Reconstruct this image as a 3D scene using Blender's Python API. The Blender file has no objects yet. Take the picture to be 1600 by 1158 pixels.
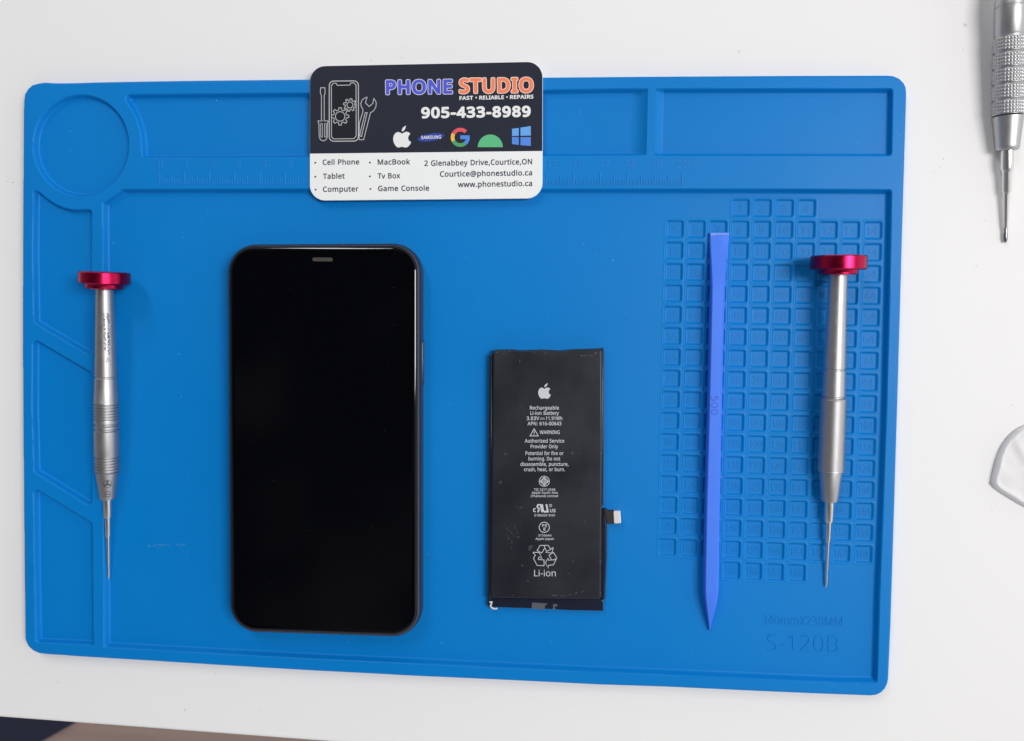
import bpy, bmesh, math, random
import numpy as np
from mathutils import Vector, Matrix

random.seed(7)
scene = bpy.context.scene
COL = scene.collection
MM = 0.001

# ------------------------------------------------------------------ camera
# all lengths below are millimetres, the table top is z = 0, +y points to the top of the photo
CAM_POS = np.array([51.775, 13.924, 321.748])
CAM_ROT = np.array([[0.99672211, 0.01743274, -0.0790009],
                    [0.01981939, -0.99936745, 0.02952768],
                    [-0.07843618, -0.03099664, -0.99643714]])
FOCAL = 1300.0
cam_data = bpy.data.cameras.new('camera')
cam = bpy.data.objects.new('camera', cam_data)
COL.objects.link(cam)
scene.camera = cam
cam_data.sensor_width = 36.0
cam_data.sensor_fit = 'HORIZONTAL'
cam_data.lens = FOCAL / 1600.0 * 36.0
cam_data.clip_start = 0.01
cam_data.clip_end = 50.0
cam_data.dof.use_dof = True
cam_data.dof.focus_distance = 0.316
cam_data.dof.aperture_fstop = 16.0
_r = CAM_ROT
cam.matrix_world = Matrix(((_r[0][0], -_r[1][0], -_r[2][0], CAM_POS[0] * MM),
                           (_r[0][1], -_r[1][1], -_r[2][1], CAM_POS[1] * MM),
                           (_r[0][2], -_r[1][2], -_r[2][2], CAM_POS[2] * MM),
                           (0, 0, 0, 1)))


def at(x, y, z):
    """point of the plane at height z (mm) that the photo shows at pixel x, y"""
    d = CAM_ROT.T @ np.array([(x - 800) / FOCAL, (y - 579) / FOCAL, 1.0])
    return CAM_POS + d * ((z - CAM_POS[2]) / d[2])


# ------------------------------------------------------------------ world and lamps
world = bpy.data.worlds.new('World')
scene.world = world
world.use_nodes = True
wn = world.node_tree
wn.nodes.clear()
w_out = wn.nodes.new('ShaderNodeOutputWorld')
w_bg = wn.nodes.new('ShaderNodeBackground')
w_tc = wn.nodes.new('ShaderNodeTexCoord')
w_sep = wn.nodes.new('ShaderNodeSeparateXYZ')
w_ramp = wn.nodes.new('ShaderNodeValToRGB')
w_map = wn.nodes.new('ShaderNodeMapRange')
w_map.inputs['From Min'].default_value = -1
w_map.inputs['From Max'].default_value = 1
wn.links.new(w_tc.outputs['Generated'], w_sep.inputs[0])
wn.links.new(w_sep.outputs['Z'], w_map.inputs['Value'])
wn.links.new(w_map.outputs[0], w_ramp.inputs[0])
w_side = wn.nodes.new('ShaderNodeMapRange')      # the room is darker to the left, brighter at the window side
w_side.inputs['From Min'].default_value = -1
w_side.inputs['From Max'].default_value = 1
w_side.inputs['To Min'].default_value = 0.30
w_side.inputs['To Max'].default_value = 1.75
w_mul = wn.nodes.new('ShaderNodeMath')
w_mul.operation = 'MULTIPLY'
w_mul.inputs[1].default_value = 1.0
wn.links.new(w_sep.outputs['X'], w_side.inputs['Value'])
wn.links.new(w_side.outputs[0], w_mul.inputs[0])
wn.links.new(w_mul.outputs[0], w_bg.inputs['Strength'])
# the dim room overhead is not one even grey
w_noise = wn.nodes.new('ShaderNodeTexNoise')
w_noise.inputs['Scale'].default_value = 2.6
w_noise.inputs['Detail'].default_value = 3
w_nr = wn.nodes.new('ShaderNodeValToRGB')
w_nr.color_ramp.elements[0].position = 0.46
w_nr.color_ramp.elements[0].color = (0, 0, 0, 1)
w_nr.color_ramp.elements[1].position = 0.66
w_nr.color_ramp.elements[1].color = (0.16, 0.155, 0.14, 1)
w_add = wn.nodes.new('ShaderNodeMix')
w_add.data_type = 'RGBA'
w_add.blend_type = 'ADD'
w_add.inputs['Factor'].default_value = 1.0
wn.links.new(w_tc.outputs['Generated'], w_noise.inputs['Vector'])
wn.links.new(w_noise.outputs['Fac'], w_nr.inputs[0])
wn.links.new(w_ramp.outputs[0], w_add.inputs['A'])
wn.links.new(w_nr.outputs[0], w_add.inputs['B'])
wn.links.new(w_add.outputs['Result'], w_bg.inputs[0])
wn.links.new(w_bg.outputs[0], w_out.inputs[0])
er = w_ramp.color_ramp
er.elements[0].position = 0.0
er.elements[0].color = (0.30, 0.29, 0.29, 1)
er.elements[1].position = 1.0
er.elements[1].color = (0.02, 0.02, 0.024, 1)
for p, c in ((0.5, (0.62, 0.63, 0.66, 1)), (0.72, (0.50, 0.51, 0.53, 1)), (0.84, (0.20, 0.20, 0.21, 1)), (0.92, (0.02, 0.02, 0.024, 1))):
    e = er.elements.new(p)
    e.color = c
w_bg.inputs['Strength'].default_value = 1.0


def area_lamp(name, loc, target, size, size_y, power, color):
    d = bpy.data.lights.new(name, 'AREA')
    d.shape = 'RECTANGLE'
    d.size, d.size_y = size, size_y
    d.energy = power
    d.color = color
    o = bpy.data.objects.new(name, d)
    COL.objects.link(o)
    o.location = loc
    o.rotation_euler = (Vector(target) - Vector(loc)).to_track_quat('-Z', 'Y').to_euler()
    return o


area_lamp('window_light', (0.86, 0.13, 1.36), (0.04, 0.0, 0), 0.36, 0.72, 17.0, (1.0, 0.985, 0.965))
area_lamp('ceiling_light', (-0.62, 1.25, 1.45), (-0.02, 0.02, 0), 0.15, 0.9, 8.5, (0.97, 0.98, 1.0))

scene.cycles.pixel_filter_width = 1.1
scene.view_settings.view_transform = 'Standard'
scene.view_settings.look = 'None'
scene.view_settings.exposure = 0.0
scene.view_settings.gamma = 1.0
scene.view_settings.use_curve_mapping = False


# ------------------------------------------------------------------ materials
def lin(r, g, b):
    f = lambda c: c / 12.92 if c <= 0.04045 else ((c + 0.055) / 1.055) ** 2.4
    return (f(r / 255), f(g / 255), f(b / 255), 1.0)


def material(name, color, rough=0.5, metal=0.0, spec=0.5, var=0.0, var_scale=60.0, rough_var=0.0,
             bump=0.0, bump_scale=900.0, coat=0.0, stretch=(1, 1, 1), speck=None, sheen=0.0):
    m = bpy.data.materials.new(name)
    m.use_nodes = True
    nt = m.node_tree
    b = nt.nodes['Principled BSDF']
    b.inputs['Base Color'].default_value = color
    b.inputs['Roughness'].default_value = rough
    b.inputs['Metallic'].default_value = metal
    b.inputs['Specular IOR Level'].default_value = spec
    b.inputs['Coat Weight'].default_value = coat
    b.inputs['Coat Roughness'].default_value = 0.03
    b.inputs['Sheen Weight'].default_value = sheen
    tc = nt.nodes.new('ShaderNodeTexCoord')
    mp = nt.nodes.new('ShaderNodeMapping')
    mp.inputs['Scale'].default_value = stretch
    nt.links.new(tc.outputs['Object'], mp.inputs[0])
    col_out = None
    if var > 0:
        n = nt.nodes.new('ShaderNodeTexNoise')
        n.inputs['Scale'].default_value = var_scale
        n.inputs['Detail'].default_value = 6
        n.inputs['Roughness'].default_value = 0.6
        nt.links.new(mp.outputs[0], n.inputs['Vector'])
        mx = nt.nodes.new('ShaderNodeMix')
        mx.data_type = 'RGBA'
        mx.inputs['A'].default_value = tuple(c * (1 - var) for c in color[:3]) + (1,)
        mx.inputs['B'].default_value = tuple(min(1, c * (1 + var)) for c in color[:3]) + (1,)
        nt.links.new(n.outputs['Fac'], mx.inputs['Factor'])
        col_out = mx.outputs['Result']
    if speck:
        # small marks of dirt or wear: colour, scale, threshold
        sc, thr, scol = speck
        n2 = nt.nodes.new('ShaderNodeTexNoise')
        n2.inputs['Scale'].default_value = sc
        n2.inputs['Detail'].default_value = 3
        nt.links.new(tc.outputs['Object'], n2.inputs['Vector'])
        rp = nt.nodes.new('ShaderNodeValToRGB')
        rp.color_ramp.elements[0].position = thr
        rp.color_ramp.elements[0].color = (0, 0, 0, 1)
        rp.color_ramp.elements[1].position = thr + 0.04
        rp.color_ramp.elements[1].color = (0.7, 0.7, 0.7, 1)
        nt.links.new(n2.outputs['Fac'], rp.inputs[0])
        m2 = nt.nodes.new('ShaderNodeMix')
        m2.data_type = 'RGBA'
        m2.inputs['A'].default_value = color
        if col_out:
            nt.links.new(col_out, m2.inputs['A'])
        m2.inputs['B'].default_value = scol
        nt.links.new(rp.outputs[0], m2.inputs['Factor'])
        col_out = m2.outputs['Result']
    if col_out:
        nt.links.new(col_out, b.inputs['Base Color'])
    if rough_var > 0:
        n3 = nt.nodes.new('ShaderNodeTexNoise')
        n3.inputs['Scale'].default_value = var_scale * 0.7
        n3.inputs['Detail'].default_value = 5
        nt.links.new(mp.outputs[0], n3.inputs['Vector'])
        mr = nt.nodes.new('ShaderNodeMapRange')
        mr.inputs['From Min'].default_value = 0.3
        mr.inputs['From Max'].default_value = 0.7
        mr.inputs['To Min'].default_value = max(0.0, rough - rough_var)
        mr.inputs['To Max'].default_value = min(1.0, rough + rough_var)
        nt.links.new(n3.outputs['Fac'], mr.inputs['Value'])
        nt.links.new(mr.outputs[0], b.inputs['Roughness'])
    if bump > 0:
        n4 = nt.nodes.new('ShaderNodeTexNoise')
        n4.inputs['Scale'].default_value = bump_scale
        n4.inputs['Detail'].default_value = 4
        nt.links.new(mp.outputs[0], n4.inputs['Vector'])
        bp = nt.nodes.new('ShaderNodeBump')
        bp.inputs['Strength'].default_value = bump
        bp.inputs['Distance'].default_value = 0.0002
        nt.links.new(n4.outputs['Fac'], bp.inputs['Height'])
        nt.links.new(bp.outputs[0], b.inputs['Normal'])
    return m


M_TABLE = material('white_laminate', (0.845, 0.837, 0.838, 1), 0.5, spec=0.15, var=0.012, var_scale=9, rough_var=0.06,
                   bump=0.05, bump_scale=400, speck=(160, 0.735, (0.52, 0.50, 0.49, 1)))
M_FLOOR = material('brown_floor', (0.46, 0.335, 0.295, 1), 0.6, var=0.25, var_scale=6, stretch=(0.6, 9, 1), bump=0.1, bump_scale=60)
M_NAVY = material('navy_cloth', (0.022, 0.028, 0.055, 1), 0.9, var=0.2, var_scale=40, bump=0.3, bump_scale=500)
M_MAT = material('blue_silicone', (0.0003, 0.196, 0.585, 1), 0.44, spec=0.2, var=0.07, var_scale=14, rough_var=0.07,
                 bump=0.10, bump_scale=1500)
M_MOULD_LIT = material('blue_moulded_marks_lit', (0.022, 0.245, 0.64, 1), 0.55, spec=0.2)  # same silicone, painted lighter for the light its raised marks catch
M_GLASS = material('black_glass', (0.0012, 0.0014, 0.0025, 1), 0.05, spec=0.5, rough_var=0.035, var_scale=90)
M_FRAME = material('dark_aluminium', (0.060, 0.064, 0.085, 1), 0.27, metal=0.7, var=0.1, var_scale=300)
M_MESH = material('speaker_mesh', (0.055, 0.05, 0.043, 1), 0.6, metal=0.3, bump=0.9, bump_scale=3500)
M_BAND = material('dark_plastic_band', (0.012, 0.012, 0.016, 1), 0.6)
M_POUCH = material('black_pouch_film', (0.0145, 0.0165, 0.0235, 1), 0.38, spec=0.4, var=0.15, var_scale=70, rough_var=0.12,
                   bump=0.12, bump_scale=260, speck=(330, 0.70, (0.075, 0.075, 0.085, 1)))
M_POUCH_EDGE = material('black_edge_film', (0.008, 0.012, 0.028, 1), 0.3, var=0.2, var_scale=120, bump=0.2, bump_scale=300)
M_PRINT_GREY = material('grey_print', (0.58, 0.59, 0.62, 1), 0.5)
M_TAPE = material('grey_tape', (0.085, 0.088, 0.11, 1), 0.5, var=0.2, var_scale=300)
M_STEEL_TAB = material('tin_plate', (0.74, 0.73, 0.71, 1), 0.45, metal=0.35, var=0.05, var_scale=300)
M_TORN = material('torn_white_film', (0.62, 0.60, 0.58, 1), 0.6)
M_CARD = material('white_card', (0.86, 0.87, 0.87, 1), 0.45, spec=0.4, var=0.01, var_scale=80)
M_DARK = material('slate_print', (0.022, 0.026, 0.041, 1), 0.5, spec=0.12, var=0.08, var_scale=60)
M_SCREEN_PRINT = material('charcoal_print', (0.016, 0.018, 0.024, 1), 0.5, spec=0.12)
M_INK = material('dark_ink', (0.030, 0.036, 0.065, 1), 0.5)
M_WHITE = material('white_print', (0.82, 0.82, 0.82, 1), 0.45)
M_LINE = material('pale_line_print', (0.52, 0.53, 0.54, 1), 0.45)
M_LILAC = material('lilac_print', lin(205, 205, 238), 0.45)
M_PEACH = material('peach_print', lin(245, 214, 200), 0.45)
M_BLUE = material('blue_print', lin(72, 82, 205), 0.45)
M_ORANGE = material('orange_print', lin(240, 128, 88), 0.45)
M_OVAL = material('royal_blue_print', lin(36, 62, 165), 0.45)
M_RED = material('red_print', lin(225, 82, 92), 0.45)
M_YELLOW = material('yellow_print', lin(240, 190, 80), 0.45)
M_GREEN = material('green_print', lin(72, 160, 95), 0.45)
M_DOME = material('mint_green_print', lin(88, 185, 130), 0.45)
M_SKY = material('sky_blue_print', lin(98, 165, 235), 0.45)
M_GBLUE = material('clear_blue_print', lin(75, 135, 225), 0.45)
M_SILVER = material('satin_aluminium', (0.47, 0.465, 0.475, 1), 0.45, metal=1.0, var=0.03, var_scale=500, rough_var=0.03)
M_STEEL = material('polished_steel', (0.74, 0.72, 0.70, 1), 0.30, metal=1.0, var=0.04, var_scale=500)
M_TIP = material('dark_steel', (0.22, 0.22, 0.23, 1), 0.3, metal=1.0)
M_ETCH = material('dark_etching', (0.045, 0.045, 0.05, 1), 0.7)
M_CAP = material('red_anodised', (0.46, 0.010, 0.060, 1), 0.27, metal=0.95, var=0.06, var_scale=900, rough_var=0.04)
M_SPUDGER = material('blue_plastic', (0.060, 0.205, 0.89, 1), 0.5, spec=0.3, var=0.05, var_scale=120, bump=0.15, bump_scale=900,)
M_WORN = material('worn_blue_plastic', (0.18, 0.32, 0.86, 1), 0.65, var=0.2, var_scale=1500, bump=0.5, bump_scale=2500)
M_CLOTH = material('white_soft_plastic', (0.76, 0.745, 0.76, 1), 0.5, var=0.05, var_scale=120, bump=0.1, bump_scale=200)
M_DUST = material('pale_dust', (0.42, 0.52, 0.68, 1), 0.9)
M_GRIME = material('grey_dirt', (0.32, 0.30, 0.29, 1), 0.9)
M_SCUFF = material('dry_scuff', (0.055, 0.27, 0.62, 1), 0.8)

_b = M_CLOTH.node_tree.nodes['Principled BSDF']
_b.inputs['Subsurface Weight'].default_value = 0.6
_b.inputs['Subsurface Radius'].default_value = (1, 1, 1)
_b.inputs['Subsurface Scale'].default_value = 0.003


# ------------------------------------------------------------------ builders
INV = {}


def thing(name, label, category, origin, rot=None, group=None):
    o = bpy.data.objects.new(name, None)
    COL.objects.link(o)
    o.empty_display_size = 0.01
    m = Matrix.Translation(Vector([float(c) * MM for c in origin]))
    if rot is not None:
        m = m @ rot.to_4x4()
    o.matrix_world = m
    INV[o.name] = np.array(m.inverted())
    o['label'] = label
    o['category'] = category
    if group:
        o['group'] = group
    return o


def tag(o, label=None, category=None, group=None, kind=None):
    for k, v in (('label', label), ('category', category), ('group', group), ('kind', kind)):
        if v:
            o[k] = v
    return o


def mesh_object(name, verts, faces, mats, parent=None, midx=None, smooth=True, angle=35.0):
    """verts in world millimetres"""
    v = np.asarray(verts, dtype=np.float64).reshape(-1, 3) * MM
    if parent is not None:
        a = INV[parent.name]
        v = v @ a[:3, :3].T + a[:3, 3]
    me = bpy.data.meshes.new(name)
    if isinstance(faces, np.ndarray):
        nf, k = faces.shape
        me.vertices.add(len(v))
        me.vertices.foreach_set('co', v.astype(np.float32).ravel())
        me.loops.add(nf * k)
        me.loops.foreach_set('vertex_index', faces.astype(np.int32).ravel())
        me.polygons.add(nf)
        me.polygons.foreach_set('loop_start', np.arange(0, nf * k, k, dtype=np.int32))
        me.update(calc_edges=True)
    else:
        me.from_pydata([tuple(p) for p in v], [], [tuple(int(i) for i in f) for f in faces])
    if not isinstance(mats, (list, tuple)):
        mats = [mats]
    for m in mats:
        me.materials.append(m)
    if midx is not None:
        me.polygons.foreach_set('material_index', np.asarray(midx, dtype=np.int32))
    if smooth:
        me.polygons.foreach_set('use_smooth', np.ones(len(me.polygons), dtype=bool))
        if angle < 179:
            me.set_sharp_from_angle(angle=math.radians(angle))
    me.update()
    o = bpy.data.objects.new(name, me)
    COL.objects.link(o)
    if parent is not None:
        o.parent = parent
        INV[o.name] = INV[parent.name]
    else:
        INV[o.name] = np.eye(4)
    return o


class Soup:
    """collects pieces of one mesh"""

    def __init__(self):
        self.v, self.f, self.m = [], [], []
        self.mats = []

    def add(self, verts, faces, mat):
        if mat not in self.mats:
            self.mats.append(mat)
        k = self.mats.index(mat)
        b = len(self.v)
        self.v += [tuple(p) for p in verts]
        for f in faces:
            self.f.append(tuple(i + b for i in f))
            self.m.append(k)

    def build(self, name, parent=None, smooth=False, angle=35):
        return mesh_object(name, self.v, self.f, self.mats, parent, self.m, smooth, angle)


def round_rect(w, h, r, n=10):
    pts = []
    for cx, cy, a0 in ((w / 2 - r, h / 2 - r, 0), (-w / 2 + r, h / 2 - r, 90), (-w / 2 + r, -h / 2 + r, 180), (w / 2 - r, -h / 2 + r, 270)):
        for i in range(n + 1):
            a = math.radians(a0 + 90 * i / n)
            pts.append((cx + r * math.cos(a), cy + r * math.sin(a)))
    return pts


def loft(loops, cap_start=True, cap_end=True):
    n = len(loops[0])
    v = [p for l in loops for p in l]
    f = []
    for k in range(len(loops) - 1):
        for i in range(n):
            j = (i + 1) % n
            f.append((k * n + i, k * n + j, (k + 1) * n + j, (k + 1) * n + i))
    if cap_start:
        f.append(tuple(range(n - 1, -1, -1)))
    if cap_end:
        f.append(tuple((len(loops) - 1) * n + i for i in range(n)))
    return v, f


def inset_poly(p, d):
    """move every edge of a counter-clockwise polygon inwards by d (list of 2d points)"""
    p = np.asarray(p, float)
    n = len(p)
    out = []
    for i in range(n):
        a, b, c = p[i - 1], p[i], p[(i + 1) % n]
        e1 = (b - a) / (np.linalg.norm(b - a) + 1e-12)
        e2 = (c - b) / (np.linalg.norm(c - b) + 1e-12)
        n1 = np.array([-e1[1], e1[0]])
        n2 = np.array([-e2[1], e2[0]])
        m = n1 + n2
        s = max(0.35, 1 + n1 @ n2)
        out.append(b + m * d / s)
    return np.array(out)


def round_corners(p, r, n=6):
    """polygon with every corner rounded: r is one radius or a list"""
    p = np.asarray(p, float)
    k = len(p)
    rr = [r] * k if np.isscalar(r) else list(r)
    out = []
    for i in range(k):
        a, b, c = p[i - 1], p[i], p[(i + 1) % k]
        if rr[i] <= 0:
            out.append(b)
            continue
        u = (a - b) / np.linalg.norm(a - b)
        w = (c - b) / np.linalg.norm(c - b)
        cosang = np.clip(u @ w, -1, 1)
        half = math.acos(cosang) / 2
        t = min(rr[i] / math.tan(half), 0.49 * np.linalg.norm(a - b), 0.49 * np.linalg.norm(c - b))
        rad = t * math.tan(half)
        cen = b + (u + w) / np.linalg.norm(u + w) * (rad / math.sin(half))
        s, e = b + u * t - cen, b + w * t - cen
        a0 = math.atan2(s[1], s[0])
        da = (math.atan2(e[1], e[0]) - a0 + math.pi) % (2 * math.pi) - math.pi
        for q in range(n + 1):
            g = a0 + da * q / n
            out.append(cen + rad * np.array([math.cos(g), math.sin(g)]))
    return np.array(out)


def px_poly(pts, z):
    return np.array([at(x, y, z)[:2] for x, y in pts])


def ccw(p):
    p = np.asarray(p, float)
    x, y = p[:, 0], p[:, 1]
    return p if (x @ np.roll(y, -1) - y @ np.roll(x, -1)) > 0 else p[::-1]


def slab(poly, z0, z1, bevel=0.3, steps=3, cap_bottom=True):
    """solid with the given outline, its top edge rounded off"""
    poly = ccw(poly)
    loops = [[(x, y, z0) for x, y in poly], [(x, y, z1 - bevel) for x, y in poly]]
    for i in range(1, steps + 1):
        a = math.pi / 2 * i / steps
        q = inset_poly(poly, bevel * (1 - math.cos(a)))
        loops.append([(x, y, z1 - bevel + bevel * math.sin(a)) for x, y in q])
    q = inset_poly(poly, bevel * 1.12)
    loops.append([(x, y, z1) for x, y in q])
    return loft(loops, cap_bottom, True)


def axis_frame(a, b):
    a, b = np.array(a, float), np.array(b, float)
    d = b - a
    L = np.linalg.norm(d)
    d /= L
    up = np.array([0, 0, 1.0])
    up -= d * (up @ d)
    up /= np.linalg.norm(up)
    side = np.cross(d, up)
    return a, d, up, side, L


def lathe(a, b, prof, seg=48, rfun=None):
    """surface of revolution about the line a-b; prof holds (distance from a, radius)"""
    o, d, up, side, L = axis_frame(a, b)
    loops = []
    for t, r in prof:
        ring = []
        for i in range(seg):
            th = 2 * math.pi * i / seg
            q = r if rfun is None else rfun(t, th, r)
            ring.append(o + d * t + (up * math.cos(th) + side * math.sin(th)) * q)
        loops.append(ring)
    v, f = loft(loops)
    return v, [tuple(reversed(x)) for x in f]


# --- flat print: drawn in photo pixels, laid on the plane at height z
def stroke_faces(pts, w, closed=False):
    p = np.asarray(pts, float)
    n = len(p)
    L, R = [], []
    for i in range(n):
        if closed:
            a, c = p[i - 1], p[(i + 1) % n]
        else:
            a, c = p[max(i - 1, 0)], p[min(i + 1, n - 1)]
        b = p[i]
        e1 = b - a if np.linalg.norm(b - a) > 1e-9 else c - b
        e2 = c - b if np.linalg.norm(c - b) > 1e-9 else b - a
        e1 = e1 / np.linalg.norm(e1)
        e2 = e2 / np.linalg.norm(e2)
        n1, n2 = np.array([-e1[1], e1[0]]), np.array([-e2[1], e2[0]])
        s = max(0.4, 1 + n1 @ n2)
        m = (n1 + n2) / s * (w / 2)
        L.append(b + m)
        R.append(b - m)
    v = L + R
    f = []
    for i in range(n if closed else n - 1):
        j = (i + 1) % n
        f.append((i, n + i, n + j, j))
    return v, f


class Print(Soup):
    def __init__(self, z):
        super().__init__()
        self.z = z

    def flat(self, pts, faces, mat, dz=0.0):
        v = [at(x, y, self.z + dz) for x, y in pts]
        # keep every face looking up
        fixed = []
        for f in faces:
            s = 0.0
            for i in range(len(f)):
                a, b = v[f[i]], v[f[(i + 1) % len(f)]]
                s += a[0] * b[1] - b[0] * a[1]
            fixed.append(tuple(f) if s > 0 else tuple(reversed(f)))
        self.add(v, fixed, mat)

    def fill(self, pts, mat, dz=0.0):
        self.flat(pts, [tuple(range(len(pts)))], mat, dz)

    def stroke(self, pts, w, mat, closed=False, dz=0.0):
        v, f = stroke_faces(pts, w, closed)
        self.flat(v, f, mat, dz)

    def ring(self, c, r, w, mat, dz=0.0, a0=0, a1=360, n=28):
        p = [(c[0] + r * math.cos(math.radians(a0 + (a1 - a0) * i / n)), c[1] - r * math.sin(math.radians(a0 + (a1 - a0) * i / n))) for i in range(n + (0 if a1 - a0 == 360 else 1))]
        self.stroke(p, w, mat, a1 - a0 == 360, dz)

    def text(self, body, p0, p1, cap, mat, bold=0.0, dz=0.0, ref_bold=None, track=None):
        """letters from baseline start p0 to baseline end p1, capitals `cap` pixels high"""
        v, f = glyphs(body, bold, track)
        rb_ = bold if ref_bold is None else ref_bold
        rv = glyphs(body, rb_, track)[0]
        x0, x1 = rv[:, 0].min(), rv[:, 0].max()
        h = glyph_height(rb_)
        p0, p1 = np.array(p0, float), np.array(p1, float)
        e = (p1 - p0)
        g = np.array([e[1], -e[0]]) / np.linalg.norm(e)
        q = [p0 + e * (x - x0) / (x1 - x0) + g * ((y + rb_) * cap / (h + rb_)) for x, y in v[:, :2]]
        pts = [at(a[0], a[1], self.z + dz + z) for a, z in zip(q, v[:, 2])]
        fixed = []
        for t in f:
            s_ = sum(pts[t[i]][0] * pts[t[(i + 1) % len(t)]][1] - pts[t[(i + 1) % len(t)]][0] * pts[t[i]][1] for i in range(len(t)))
            fixed.append(tuple(t) if s_ > 0 else tuple(reversed(t)))
        self.add(pts, fixed, mat)


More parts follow.
